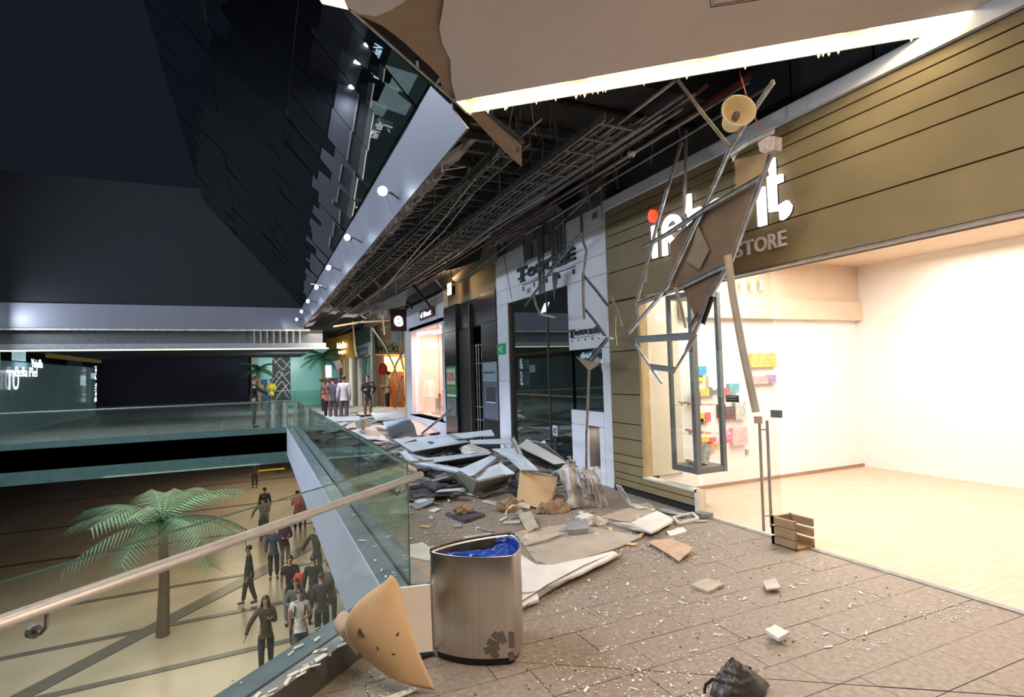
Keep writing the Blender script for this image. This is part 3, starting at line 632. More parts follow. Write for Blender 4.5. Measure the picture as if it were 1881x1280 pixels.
m_ = MB(); m_.box((4.485, 7.50, 3.272), (4.50, 9.43, 3.287)); m_.build('rule', tch, sg2)
for ch, y in zip('STORE', (9.43, 8.98, 8.50, 8.04, 7.58)): put_text(ch, tch, (4.498, y, 3.17), (0, -1, 0), (0, 0, 1), 0.07, 0.075, sg2, bold=0.015, ext=0.015, name='letter')
sg3 = thing('shop_sign', 'smaller black TOUCHE STORE sign beside the window below', 'sign', (4.49, 7.3, 2.1))
slabword(sg3, 7.76, 6.86, 2.20, 0.115, 0.075, tch)
m_ = MB(); m_.box((4.49, 6.90, 2.162), (4.50, 7.70, 2.168)); m_.build('rule', tch, sg3)
for ch, y in zip('STORE', (7.70, 7.50, 7.30, 7.10, 6.92)): put_text(ch, tch, (4.498, y, 2.11), (0, -1, 0), (0, 0, 1), 0.028, 0.03, sg3, bold=0.01, ext=0.01, name='letter')
m_ = MB(); m_.box((4.49, 6.83, 3.86), (4.50, 6.98, 3.96)); s = tag(m_.build('number_plate', mat('plate_pale', (0.42, 0.42, 0.45))), 'pale plate with the unit number at the top of the white front', 'plate')
put_text('2-022', black, (4.489, 6.97, 3.885), (0, -1, 0), (0, 0, 1), 0.12, 0.05, s, ext=0.002)
m_ = MB(); p = at(972, 534, X=4.5); m_.box((4.488, p.y-0.06, p.z-0.05), (4.50, p.y+0.08, p.z+0.05)); s = tag(m_.build('number_plate', mat('plate_pale', (0.42, 0.42, 0.45))), 'small pale plate under the black serif sign', 'plate')
put_text('2-022', mat('print_blue', (0.03, 0.06, 0.2)), (4.486, p.y+0.06, p.z-0.02), (0, -1, 0), (0, 0, 1), 0.10, 0.04, s, ext=0.002)
# exit sign
a = at(914, 652, X=4.49); b = at(928, 630, X=4.49); m_ = MB(); m_.box((4.48, b.y, a.z), (4.499, a.y, b.z))
s = tag(m_.build('exit_sign', mat('exit_green', (0.0, 0.19, 0.07), emit=(0.0, 0.25, 0.08), es=0.35)), 'small green emergency exit sign on the white pier', 'sign')
cy = (a.y+b.y)/2; cz = (a.z+b.z)/2; m_ = MB(); pw = mat('print_white', (0.8, 0.8, 0.8))
m_.box((4.476, cy+0.02, cz-0.06), (4.48, cy+0.045, cz+0.05)); m_.box((4.476, cy-0.07, cz+0.0), (4.48, cy-0.03, cz+0.06)); m_.box((4.476, cy-0.06, cz-0.07), (4.48, cy-0.02, cz-0.02)); m_.box((4.476, cy+0.05, cz-0.02), (4.48, cy+0.1, cz+0.03))
m_.build('pictogram', pw, s)

# ---- black shop
mb = MB(); wbox(mb, 13.35, 14.33, 0, 3.42, 4.5, 5.2); wbox(mb, 10.72, 11.62, 0, 3.42, 4.5, 5.2); wbox(mb, 10.72, 13.35, 2.75, 3.42, 4.6, 5.0); wbox(mb, 12.45, 13.35, 0, 2.75, 4.55, 5.0)
wall3 = struct(mb.build('wall_right_3', mat('black_core', (0.006, 0.006, 0.008), 0.5)), 'black clad shop front with closed grille')
for (y0, y1) in ((13.36, 14.32), (10.73, 11.61)):
    for z0, z1 in ((0, .62), (.62, 1.25), (1.25, 2.1), (2.1, 2.75), (2.75, 3.41)):
        m_ = MB(); wbox(m_, y0, y1, z0+.006, z1-.006, 4.48, 4.5); m_.build('panel', blackgl, wall3)
for (z0, z1) in ((2.78, 3.1), (3.1, 3.41)):
    m_ = MB(); wbox(m_, 11.63, 13.3, z0, z1-.01, 4.58, 4.6); m_.build('panel', blackgl, wall3)
m_ = MB(); wbox(m_, 12.40, 12.46, 0, 3.3, 4.5, 4.6); m_.build('post', mat('dark_post', (0.12, 0.11, 0.10), .4, .6), wall3)
for y in (11.75, 11.95, 12.15, 12.3):
    m_ = MB(); m_.tube([(4.62, y, 0.1), (4.62, y, 2.35)], 0.012, 6); m_.build('gate_bar', steel, wall3)
for z in (0.6, 0.9, 1.9, 2.32):
    m_ = MB(); m_.tube([(4.62, 11.62, z), (4.62, 12.4, z)], 0.010, 6); m_.build('gate_bar', steel, wall3)
m_ = MB(); m_.box((4.6, 11.62, 0), (7, 12.4, 0.02)); m_.box((6.9, 11.6, 0), (7, 12.5, 3)); m_.build('dark_passage', dark, wall3)
def poster(px0, py0, px1, py1, mt, lab, cat='poster'):
    a = at(px0, py1, X=4.475); b = at(px1, py0, X=4.475); m_ = MB(); m_.box((4.468, min(a.y, b.y), a.z), (4.48, max(a.y, b.y), b.z)); return tag(m_.build('poster', mt), lab, cat), a, b
s, a, b = poster(821, 672, 838, 729, mat('poster_green', (0.04, 0.25, 0.09), 0.4), 'green and white 50% discount poster on the black front')
H_ = b.z-a.z; y0, y1 = max(a.y, b.y), min(a.y, b.y)
m_ = MB(); m_.box((4.464, y1+.08, a.z+H_*.42), (4.468, y0-.06, b.z-.06)); m_.build('poster_field', mat('poster_pale', (0.55, 0.62, 0.48)), s)
put_text('50%', mat('poster_red', (0.60, 0.10, 0.10)), (4.462, y0-.09, a.z+H_*.52), (0, -1, 0), (0, 0, 1), (y0-y1)*.72, H_*.28, s, bold=.02, ext=.002)
m_ = MB(); m_.box((4.464, y1+.06, a.z+.02), (4.468, y0-.06, a.z+H_*.1)); m_.build('poster_line', mat('poster_pale', (0.55, 0.62, 0.48)), s)
put_text('de descuento', mat('poster_orange', (0.65, 0.30, 0.12)), (4.462, y0-.09, a.z+H_*.24), (0, -1, 0), (0, 0, 1), (y0-y1)*.76, H_*.14, s, bold=.02, ext=.002)
s, a, b = poster(822, 732, 838, 762, mat('poster_dim', (0.10, 0.10, 0.11), c2=(0.20, 0.20, 0.20), scale=4), 'dim grey poster under the green one on the black front')
s, a, b = poster(890, 664, 913, 768, mat('poster_blue', (0.13, 0.14, 0.21), 0.35), 'tall blue grey poster with a tablet picture on the black front'); y0, y1 = max(a.y, b.y), min(a.y, b.y); H_ = b.z-a.z
m_ = MB(); m_.box((4.464, y1, a.z+H_*.66), (4.468, y0, b.z)); m_.build('poster_field', mat('poster_ice', (0.30, 0.38, 0.42)), s)
put_text('ABRIMOS PRONTO', mat('print_dark', (0.05, 0.06, 0.07)), (4.462, y0-.08, a.z+H_*.80), (0, -1, 0), (0, 0, 1), (y0-y1)*.75, H_*.035, s, bold=.01, ext=.002)
m_ = MB(); m_.box((4.464, y1+.12, a.z+H_*.30), (4.468, y0-.17, a.z+H_*.56)); m_.build('poster_picture', mat('poster_dark', (0.04, 0.04, 0.05)), s)
m_ = MB(); m_.box((4.463, y1+.12, a.z+H_*.29), (4.468, y0-.17, a.z+H_*.305)); m_.build('poster_line', pw, s)
# beige strip above the black shop with broken studs and a flood lamp
mb = MB(); wbox(mb, 10.72, 14.35, 3.42, 4.05, 4.62, 4.75); struct(mb.build('wall_right_4', mat('bare_tan', (0.20, 0.15, 0.09), 0.8, c2=(0.30, 0.23, 0.14), scale=2)), 'bare tan wall strip above the black shop')
fl = thing('flood_lamp', 'square warm flood lamp glowing above the black shop', 'lamp', at(826, 530, X=4.2)); p = at(826, 530, X=4.2)
m_ = MB(); m_.box((p.x-.02, p.y-.12, p.z-.14), (p.x+.0, p.y+.12, p.z+.12)); m_.build('lens', mat('flood', (1, .8, .4), emit=(1, .68, .30), es=22), fl)
m_ = MB(); m_.box((p.x+.0, p.y-.14, p.z-.16), (p.x+.09, p.y+.14, p.z+.14)); m_.build('housing', black, fl)
m_ = MB(); m_.tube([p+V((.05, 0, .14)), p+V((.05, 0, .5)), p+V((.35, 0, .6))], .015, 6); m_.build('arm', black, fl)
area('flood_light', p+V((-.10, 0, 0)), 0.25, 22, (1, .70, .36), rot=(0, radians(-100), 0))

# ---- white shop with pink lit window
mb = MB(); wbox(mb, 14.35, 18.70, 3.06, 3.88, 4.5, 4.8); wbox(mb, 14.35, 14.60, 0, 3.06, 4.5, 4.8); wbox(mb, 17.95, 18.70, 0, 3.06, 4.5, 4.8); wbox(mb, 14.6, 17.95, 0, 0.42, 4.5, 4.8)
wall4 = struct(mb.build('wall_right_5', mat('white_cool', (0.60, 0.62, 0.70), 0.6, var=.06, scale=1)), 'white shop front around the pink lit window')
mb = MB(); mb.box((5.7, 14.4, 0), (5.8, 18.2, 3.2)); mb.box((4.8, 18.1, 0), (5.8, 18.2, 3.2)); mb.box((4.8, 14.35, 0), (5.8, 14.45, 3.2)); mb.box((4.5, 14.4, 3.1), (5.8, 18.2, 3.2)); mb.box((4.5, 14.4, .38), (5.8, 18.2, .42))
struct(mb.build('wall_pink_window', mat('pink_plaster', (0.85, 0.60, 0.52), .7, var=.05)), 'pale pink back of the lit window')
o = MB(); wbox(o, 14.6, 17.95, .42, 3.06, 4.6, 4.61); struct(o.build('window_8', glass), 'large glass of the pink lit window')
m_ = MB(); m_.box((5.2, 15.6, 1.0), (5.26, 16.0, 2.1)); tag(m_.build('banner', mat('banner_mauve', (0.28, 0.15, 0.14))), 'dark mauve banner hanging in the pink window', 'banner')
PL = ['second from the left', 'tallest', 'low middle', 'low right of middle', 'rightmost', 'leftmost']
for i, (y, z) in enumerate([(16.9, .95), (16.6, 1.1), (16.2, .72), (15.9, .72), (15.3, .5), (17.3, .5)]):
    m_ = MB(); m_.box((5.0, y-.16, .42), (5.25, y+.16, z)); t = tag(m_.build('plinth', mat('pink_plinth', (0.80, .52, .45))), PL[i]+' pink display plinth holding a shoe in the lit window', 'plinth', 'plinths in the pink window'); t['label'] = PL[i]+' pink display plinth holding a shoe in the lit window'
    m_ = MB(); m_.grid(lambda u, v: (5.12+.035*cos(2*pi*v)*(1-.5*u), y-.12+.24*u, z+.03+.03*sin(2*pi*v)*(1.3-u)+(.05*(1-u))), 6, 8)
    t = tag(m_.build('shoe', mat('shoe_brown', (.15, .09, .08))), 'brown shoe on the '+PL[i]+' pink plinth in the lit window', 'shoe', 'shoes in the pink window')
a = at(772, 583, X=4.48); b = at(798, 558, X=4.48); m_ = MB(); m_.box((4.46, b.y, b.z-.33), (4.50, a.y, b.z-.04))
s = tag(m_.build('shop_sign', mat('sign_maroon', (0.07, 0.012, 0.02))), 'small maroon sign with white letters on the white front', 'sign')
put_text('d Beat', sign_w, (4.458, a.y-.12, b.z-.27), (0, -1, 0), (0, 0, 1), a.y-b.y-.4, .16, s, bold=.02, ext=.01)
# maroon blade sign sticking out past the white shop
p = at(735, 589, X=4.3); m_ = MB(); m_.box((3.98, p.y-.05, p.z-.35), (4.5, p.y+.05, p.z+.38)); s = tag(m_.build('blade_sign', mat('sign_maroon', (0.07, 0.012, 0.02))), 'maroon blade sign with a white letter at the corner of the white front', 'sign')
put_text('e', sign_w, (4.08, p.y-.052, p.z-.2), (1, 0, 0), (0, 0, 1), .3, .36, s, bold=.03, ext=.01)

# ---- far shops: beige front facing the viewer, teal front, yellow front
mb = MB(); mb.box((4.9, 28, 2.77), (7.2, 28.2, 4.9)); mb.box((6.75, 28, 0), (7.2, 28.2, 2.77)); mb.box((4.5, 18.7, 0), (4.8, 18.9, 4.1)); mb.box((6.2, 18.9, 0), (6.3, 18.95, .1))
w5 = struct(mb.build('wall_right_6', mat('beige_far', (0.40, .34, .18), .6, c2=(.50, .42, .22), scale=1)), 'beige boarded shop front at the bend')
for i in range(9):
    x0 = 5.02+i*.235; m_ = MB(); m_.box((x0, 27.95, 2.80), (x0+.225, 28, 3.5)); m_.build('board', mat('beige_board', (0.44, .38, .20), .6, c2=(.54, .46, .25), scale=1), w5)
sgn = put_text('wicks', mat('sign_olive', (.03, .07, .045)), (5.25, 27.93, 2.86), (1, 0, 0), (0, 0, 1), 1.15, .48, None, bold=.0, ext=.04); tag(sgn, 'dark script sign of the beige shop at the bend', 'sign')
mb = MB(); mb.box((5.0, 30.5, 0), (7.3, 30.6, 2.8)); mb.box((7.2, 28.2, 0), (7.3, 30.5, 2.8)); mb.box((5.0, 28.2, 2.77), (7.3, 30.5, 2.85)); mb.box((4.95, 28.2, 0), (7.3, 30.5, .02))
struct(mb.build('wall_shop_peach', mat('peach_wall', (.85, .60, .36), .6, var=.05)), 'peach lit interior of the beige shop')
m_ = MB(); m_.box((5.15, 28.5, .02), (5.75, 28.6, 2.75)); tag(m_.build('white_screen', shopw), 'white upright panel inside the beige shop', 'panel')
m_ = MB(); m_.box((6.3, 29.6, .02), (7.0, 30.1, 1.9)); m_.box((6.36, 29.55, .3), (6.94, 29.62, 1.7)); tag(m_.build('wardrobe', mat('brown_wood', (.24, .11, .04), .5)), 'brown wooden cupboard inside the beige shop', 'cupboard')
m_ = MB(); m_.box((5.2, 28.9, .02), (5.9, 29.5, .5)); tag(m_.build('display_table', mat('rust_red', (.35, .10, .06))), 'low rust red display table inside the beige shop', 'table')
# teal front
mb = MB(); mb.box((4.8, 26.6, 3.30), (4.95, 31.9, 4.15)); mb.box((4.8, 26.6, 0), (4.95, 26.95, 3.3)); mb.box((4.8, 31.5, 0), (4.95, 31.9, 3.3)); mb.box((4.8, 29.0, 0), (4.95, 29.3, 2.7)); mb.box((4.8, 27.6, 0), (4.95, 27.75, 2.7))
w6 = struct(mb.build('wall_right_7', mat('teal_wall', (.05, .12, .11), .6, c2=(.08, .17, .15), scale=1)), 'dark teal shop front at the bend')
m_ = MB(); m_.box((4.72, 26.7, 2.70), (4.80, 31.4, 3.30)); m_.build('sign_board', mat('grey_teal_board', (.24, .30, .32), .5), w6)
m_ = MB(); m_.box((4.70, 27.1, 2.72), (4.72, 30.6, 3.12)); m_.build('sign_field', mat('slate_field', (.05, .09, .10), .5), w6)
s = put_text('comfort', mat('slate_text', (.18, .26, .28)), (4.70, 30.4, 2.78), (0, -1, 0), (0, 0, 1), 3.1, .26, None, bold=.02, ext=.02); tag(s, 'slate lettering over the teal shop front', 'sign')
for (y0, y1, mt) in ((26.95, 27.6, shopc), (27.75, 29.0, mat('teal_glass', (.06, .16, .17), .15)), (29.3, 30.2, mat('teal_glass', (.06, .16, .17), .15)), (30.2, 31.5, shopc)):
    m_ = MB(); m_.box((4.9, y0, 0), (4.93, y1, 2.7)); m_.build('glazing', mt, w6)
# yellow curved front
mb = MB()
yp = [(4.72, 31.9), (4.66, 33.5), (4.50, 35.2), (4.22, 37.0), (3.95, 38.2)]
for (a, b) in zip(yp[:-1], yp[1:]): mb.prism([(*a, 2.75), (*b, 2.75), (b[0]+.15, b[1], 2.75), (a[0]+.15, a[1], 2.75)], (0, 0, 1.45))
w7 = struct(mb.build('wall_right_8', mat('yellow_wall', (.50, .25, .025), .6, var=.1)), 'mustard yellow curved shop fascia')
s = put_text('kids', mat('sign_yellow_lit', (1, .9, .6), emit=(1, .85, .5), es=1.6), (4.36, 35.6, 3.38), (.10, -1, 0), (0, 0, 1), 2.3, .40, None, bold=.03, ext=.03); tag(s, 'lit pale word on the mustard fascia', 'sign')
s = put_text('toys', mat('sign_yellow_lit', (1, .9, .6), emit=(1, .85, .5), es=1.6), (4.38, 35.2, 3.02), (.10, -1, 0), (0, 0, 1), 1.8, .26, None, bold=.03, ext=.03); tag(s, 'smaller lit pale word under the first on the mustard fascia', 'sign')
mb = MB(); mb.box((4.9, 31.9, 0), (5.0, 38.5, 2.8)); struct(mb.build('wall_right_9', mat('peach_glow', (.75, .42, .25), .5, c2=(.25, .13, .08), scale=.8)), 'warm lit glazing under the mustard fascia')
for y, mt in ((32.2, shopw), (33.6, brownpaper), (34.9, kraft), (36.1, brownpaper), (37.6, shopw)):
    m_ = MB(); m_.box((4.60, y, 0), (4.72, y+.35, 2.75)); struct(m_.build('trim_9', mt), 'upright pier under the mustard fascia')
m_ = MB(); p = at(605, 682, Y=34); m_.box((p.x-.30, 34, p.z-.35), (p.x+.12, 34.1, p.z+.35)); t = tag(m_.build('kiosk_screen', mat('screen_white', (1, 1, 1), emit=(.9, .9, 1), es=1.1)), 'bright white screen on the kiosk at the bend', 'screen')
m_ = MB(); m_.box((p.x-.3, 34.0, 0.0), (p.x+.5, 34.2, p.z-.38)); tag(m_.build('kiosk', mat('kiosk_navy', (.03, .03, .09), c2=(.2, .05, .08), scale=3)), 'navy and red kiosk panel under the white screen', 'kiosk')

# ---- far end wall: turquoise glass shop with white lattice
mb = MB(); mb.box((-.1, 38, 0), (4.6, 38.2, 3.65)); w8 = struct(mb.build('wall_end', mat('turquoise', (.20, .50, .47), .25, c2=(.30, .62, .58), scale=.7, emit=(.10, .36, .34), es=.3)), 'turquoise glass shop front at the far end')
m_ = MB(); m_.box((.75, 37.95, .3), (1.80, 38, 3.05)); m_.build('dark_panel', black, w8)
lp = [(500,657,520,680),(520,680,533,662),(503,668,515,657),(515,657,533,676),(500,700,513,681),(513,681,533,706),(503,708,520,684),(500,720,518,700),(518,700,533,722),(508,728,528,706),(505,735,520,716),(520,716,533,735),(522,690,532,682),(506,690,514,697)]
for a, b, c, d in lp:
    m_ = MB(); p = at(a, b, Y=37.9); q = at(c, d, Y=37.9); m_.tube([p, q], .045, 4); m_.build('lattice_bar', mat('lattice_white', (.75, .78, .78), .5), w8)
m_ = MB(); m_.box((-.42, 37.9, 0), (-.05, 38.1, 3.6)); struct(m_.build('trim_10', mat('pale_column', (.62, .62, .5), .5)), 'pale column left of the turquoise front')
mb = MB(); mb.box((-9, 38.5, 0), (9, 38.7, 5)); struct(mb.build('wall_end', mat('violet_dark', (.03, .03, .06), .7)), 'dark back wall at the far end')
m_ = MB(); p = at(482, 718, Y=37.8); m_.box((p.x-.25, 37.8, p.z-.8), (p.x+.28, 37.9, p.z+.7)); tag(m_.build('directory_board', mat('board_blue', (.03, .05, .16), emit=(.04, .07, .25), es=.5)), 'dark blue directory board left of the turquoise front', 'board')
# far soffit with lit edge, open studs
mb = MB(); mb.box((-9, 24.0, 2.90), (2.5, 24.9, 3.10)); struct(mb.build('ceiling_far', mat('far_soffit', (.20, .20, .21), .6)), 'pale band under the opened far fascia')
mb = MB(); mb.box((-9, 24.0, 2.86), (2.6, 24.2, 2.90)); mb2 = mb.build('cove_light', mat('cove_far', (1, .9, .7), emit=(1, .86, .62), es=1.0)); tag(mb2, 'long warm light line under the far band', 'light')
mb = MB(); mb.box((-9, 24.3, 3.05), (2.4, 38, 3.65)); struct(mb.build('ceiling_end', mat('far_dark', (.08, .08, .08), .8)), 'ceiling of the far gallery')
st = empty_struct('trim_11', (0, 24.1, 3.1), 'opened stud framing of the far fascia')
for px in range(467, 560, 12):
    p = at(px, 620, Y=24.1); m_ = MB(); m_.chan([(p.x, 24.1, 3.08), (p.x, 24.1, 3.68)], .05, .04, (0, -1, 0)); m_.build('stud', steelw, st)
m_ = MB(); m_.box((-9, 24.05, 3.58), (1.9, 24.1, 3.66)); m_.build('rail', steelw, st)
# =================================================================== GLASS RAILING
# near diagonal run: panes standing in the slot, handrail on brackets on the viewer's side
dn = V((1, -1, 0)).normalized(); dd = V((1, 1, 0)).normalized()
def rail_pt(x, off=0.0, z=0.0): return V((x, x+3.10, z))+dn*off
gr = thing('glass_railing', 'near glass railing running diagonally with a round steel handrail', 'railing', rail_pt(-0.2, 0, 0.1))
xs = [-3.55, -2.2, -0.80, 0.985]
for a, b in zip(xs[:-1], xs[1:]):
    m_ = MB(); p, q = rail_pt(a+.01, 0, .12), rail_pt(b-.01, 0, .12); m_.prism([p, q, q+V((0, 0, .91)), p+V((0, 0, .91))], dn*0.012); pn = m_.build('pane', glassn, gr)
    # polished edge of the sheet
    m_ = MB(); m_.tube([q, q+V((0, 0, .91))], .006, 4); m_.tube([p+V((0, 0, .91)), q+V((0, 0, .91))], .005, 4); m_.build('pane_edge', mat('glass_edge', (.03, .10, .08), .2), pn)
m_ = MB(); m_.tube([rail_pt(-3.6, .09, .935), rail_pt(.99, .09, .935)], .0235, 14); m_.build('handrail', railm, gr, smooth=True)
m_ = MB(); m_.tube([rail_pt(.99, .09, .935), rail_pt(1.0, .09, .935)], .024, 14); m_.build('end_cap', steelw, gr)
for x in (.86, -.7, -2.1):
    m_ = MB(); m_.tube([rail_pt(x, .09, .92), rail_pt(x, .085, .87), rail_pt(x, .06, .845), rail_pt(x, .0, .845)], .007, 6); m_.tube([rail_pt(x, .012, .845), rail_pt(x, .03, .845)], .022, 10); m_.build('bracket', steeld, gr)
gr2 = thing('glass_railing', 'long glass railing running along the corridor to the far corner', 'railing', (.975, 12, .1))
ys = [4.10, 6.3, 8.5, 10.7, 12.9, 15.1, 17.3, 19.2]
for a, b in zip(ys[:-1], ys[1:]):
    m_ = MB(); m_.box((.969, a+.01, .12), (.981, b-.01, 1.03)); pn = m_.build('pane', glassg, gr2)
    m_ = MB(); m_.tube([(.975, b-.01, .14), (.975, b-.01, 1.03)], .005, 4); m_.tube([(.975, a, 1.03), (.975, b, 1.03)], .005, 4); m_.build('pane_edge', mat('glass_edge', (.03, .10, .08), .2), pn)
m_ = MB(); m_.tube([(1.06, 4.22, .935), (1.06, 19.2, .935)], .0235, 12); m_.build('handrail', steelw, gr2, smooth=True)
gr3 = thing('glass_railing', 'glass railing across the far side of the atrium', 'railing', (-2, 19.2, .1))
for k in range(5):
    a = .95-k*2.0; m_ = MB(); m_.box((a-1.98, 19.25, .12), (a, 19.262, 1.03)); m_.build('pane', glassg, gr3)
m_ = MB(); m_.tube([(-9, 19.34, .96), (.97, 19.34, .96)], .025, 10); m_.build('handrail', steelw, gr3, smooth=True)
gr4 = thing('glass_railing', 'low glass railing in front of the turquoise front', 'railing', (2, 36, 0))
m_ = MB(); m_.box((.3, 36, .05), (4.0, 36.02, .95)); m_.build('pane', glassg, gr4)
m_ = MB(); m_.tube([(.3, 36, 1.0), (4.0, 36, 1.0)], .03, 8); m_.build('handrail', steelw, gr4)

# =================================================================== LAMPS ON THE FASCIA
for i in range(8):
    y = 6.65+i*2.70; c = V((1.33, y, 3.93)) if i else at(703, 351, Y=6.65)
    words = ['nearest and brightest', 'second nearest', 'third nearest', 'fourth', 'fourth from the far end', 'third from the far end', 'second from the far end', 'farthest and smallest'][i]
    t = thing('gallery_lamp', words+' of the round lamps on arms along the white fascia', 'lamp', c, 'lamps along the white fascia')
    f = V((-.25, -.9, -.12)).normalized() if i == 0 else V((-.55, -.75, -.05)).normalized()
    m_ = MB(); m_.tube([c-f*.10, c-f*.05, c+f*.008], [.03, .055, .066], 14); sh_ = m_.build('shade', black, t)
    m_ = MB(); m_.tube([c, c+f*0.015], .056 if i == 0 else .05, 16); m_.build('lens', ledc, sh_)
    m_ = MB(); m_.tube([c-f*.08, c+V((.12, .12, .03)), c+V((.42, .35, -.05))], .014, 6); m_.tube([c+V((.05, .1, .01)), c+V((.09, .1, -.1)), c+V((.2, .2, -.3))], .004, 4); m_.build('arm', steeld, t)
    area('gallery_lamp_light', c+V((-.10, -.10, -.02)), .15, 1.0, COOL, rot=(radians(90), 0, radians(-50)))
    if i < 7: area('gallery_lamp_light', c+V((-.45, .9, -.25)), .35, 2.5, COOL, rot=(0, radians(-115), 0))
ORD8 = ['first', 'second', 'third', 'fourth', 'fifth', 'sixth', 'seventh', 'eighth']
for i in range(8):
    c = V((-7.75, 5+i*2.6, 3.93)); t = thing('gallery_lamp', ORD8[i]+' round lamp on the opposite fascia, counted from the viewer, seen mirrored', 'lamp', c, 'lamps along the opposite fascia')
    m_ = MB(); m_.tube([c, c+V((.012, -.01, 0))], .07, 12); m_.build('lens', ledc, t)
    m_ = MB(); m_.tube([c-V((.03, 0, 0)), c-V((.25, 0, .05))], .02, 6); m_.build('arm', steeld, t)
    area('gallery_lamp_light', c+V((.12, 0, .05)), .2, 75, COOL, rot=(0, radians(-90), 0)); area('gallery_lamp_light', c+V((.1, .1, .05)), .1, 2.5, COOL, rot=(0, radians(90), 0))

# =================================================================== WRECKED CEILING
rnd = random.Random(11)
ORD = ['first', 'second', 'third', 'fourth', 'fifth', 'sixth', 'seventh', 'eighth', 'ninth', 'tenth', 'eleventh', 'last']
LT = ['long loose tube dipping over the unit number plate', 'loose tube behind the hanging soffit strip', 'bright loose tube crossing the long cable ladder', 'bright tube end pointing at the black serif sign', 'loose tube over the flood lamp', 'bright kinked tube beside the green cables', 'longest loose tube beside the torn insulation', 'bright kinked tube in the middle', 'loose tube over the black shop', 'bright short tube left of the black serif sign', 'faint loose tube over the far shops', 'bright loose tube over the maroon blade sign']
ce = empty_struct('ceiling_void', (3, 12, 4.4), 'wrecked ceiling void with joists, hangers and torn insulation')
# torn insulation band behind the fascia
mb = MB()
def ins(u, v):
    y = 5.3+u*18.5; n = noise.noise(V((y*1.7, v*2.5, 0)))*.10+noise.noise(V((y*6, v*6, 3)))*.05
    return (1.70+v*.38+n*.4, y, 3.86+.22*v+n)
mb.grid(ins, 260, 6); mb.build('torn_insulation', mat('insulation', (.045, .042, .04), .95, c2=(.50, .47, .44), scale=3, bump=.5), ce, smooth=True)
mb = MB(); mb.box((1.68, 5.2, 4.0), (1.95, 23.8, 4.5)); mb.build('fascia_back', dark, ce)
# edge rail + short hangers along the inner edge of the fascia
y = 5.35
for i in range(58):
    yy = 5.35+i*.32; m_ = MB(); m_.tube([(1.69, yy, 3.68), (1.70, yy, 3.98)], .007, 4); m_.tube([(1.69, yy, 3.70), (1.95, yy+.03, 3.78)], .007, 4); m_.build('hanger', steeld, ce)
for i in range(46):
    yy = 5.5+i*.40; m_ = MB(); z = 4.32+rnd.uniform(-.04, .04); m_.box((1.95, yy, z), (3.35, yy+.06, z+.09)); m_.build('joist', mat('joist_dark', (.15, .15, .155), .6, .4, var=.4), ce)
mb = MB(); mb.box((1.95, 5, 4.43), (4.7, 27, 4.47)); mb.build('deck', dark, ce)
# cable ladder: two side rails with rungs
def ladder(x, z, w_, y0, y1, mt, lab, drop=0.0):
    t = thing('cable_ladder', lab, 'cable ladder', (x, (y0+y1)/2, z))
    for s in (0, w_):
        m_ = MB(); m_.box((x+s-.012, y0, z), (x+s+.012, y1, z+.08)); m_.build('side_rail', mt, t)
    m_ = MB(); yy = y0+.1; k = 0
    while yy < y1 and k < 80:
        m_ = MB(); m_.box((x, yy, z+.01), (x+w_, yy+.03, z+.03)); m_.build('rung', mt, t); yy += .35; k += 1
    return t
ladder(3.02, 4.02, .42, 4.4, 23, steeld, 'long cable ladder full of grey cables running under the broken ceiling')
ladder(2.50, 4.14, .22, 5.4, 23, steeld, 'narrower cable ladder nearer the white fascia')
def conduit(pts, r, mt, lab, cat='pipe', grp=None, n=6):
    m_ = MB(); m_.tube(pts, r, n); return tag(m_.build('pipe', mt, smooth=True), lab, cat, grp)
greyp = mat('grey_pipe', (.24, .25, .27), .42, .4, var=.3, scale=4)
redp = mat('red_pipe', (.10, .012, .010), .6, c2=(.18, .025, .02), scale=4)
greenc = mat('green_cable', (.01, .11, .08), .5)
for k in range(12):
    x = 3.05+k*.034; z = 4.06+rnd.uniform(0, .03); conduit([(x, 4.2+rnd.random(), z), (x+.01, 9, z), (x, 15, z+.01), (x, 23, z)], .012, greyp if k % 3 else steeld, ORD[k]+' of the grey cables in the long cable ladder, counted from the atrium side', 'cable', 'cables in the long ladder', 5)
for k in range(9):
    x = 3.60+k*.065+rnd.uniform(-.01, .01); z = 4.12+rnd.uniform(-.03, .12)
    conduit([(x, 3.6+rnd.random()*2, z+.02), (x, 10, z), (x-.02, 17, z), (x, 24, z)], rnd.choice([.011, .016, .02]), greyp, ORD[k]+' of the grey conduits above the shop fronts, counted from the atrium side', 'pipe', 'conduits above the shop fronts')
conduit([at(1240, 148, Z=4.2), at(1000, 330, Z=4.16), at(790, 478, Z=4.15)], .018, steel, 'bright steel conduit sagging diagonally below the cable ladder')
conduit([at(1380, 138, Z=4.25), at(1065, 340, X=3.95), at(760, 530, X=3.9)], .030, redp, 'red sprinkler pipe running above the shop fronts', n=10)
conduit([at(1300, 155, Z=4.28), at(1150, 280, X=4.1), at(1085, 345, X=4.1)], .02, redp, 'thinner red sprinkler pipe beside the main one', n=8)
conduit([at(1060, 395, X=4.0), at(930, 430, X=4.0), at(870, 470, X=4.0)], .013, redp, 'dull red pipe end above the white panelled shop', n=8)
conduit([at(1205, 258, X=4.05), at(1150, 245, X=4.0), at(1120, 290, X=4.0)], .02, redp, 'red branch pipe near the smoke detector', n=8)
conduit([at(980, 215, X=2.9), at(1010, 170, X=2.9)], .05, mat('copper_pipe', (.16, .06, .03), .6), 'short brown pipe stub hanging behind the soffit strip', n=8)
for i, (a, b, c, d) in enumerate([((898, 279), (845, 335), (750, 430), (610, 565)), ((902, 294), (850, 345), (742, 447), (600, 580))]):
    conduit([at(*a, X=2.25), at(*b, X=2.28), at(*c, X=2.26), at(*d, X=2.27)], .013, greenc, ['upper', 'lower'][i]+' green cable running behind the white fascia', 'cable')
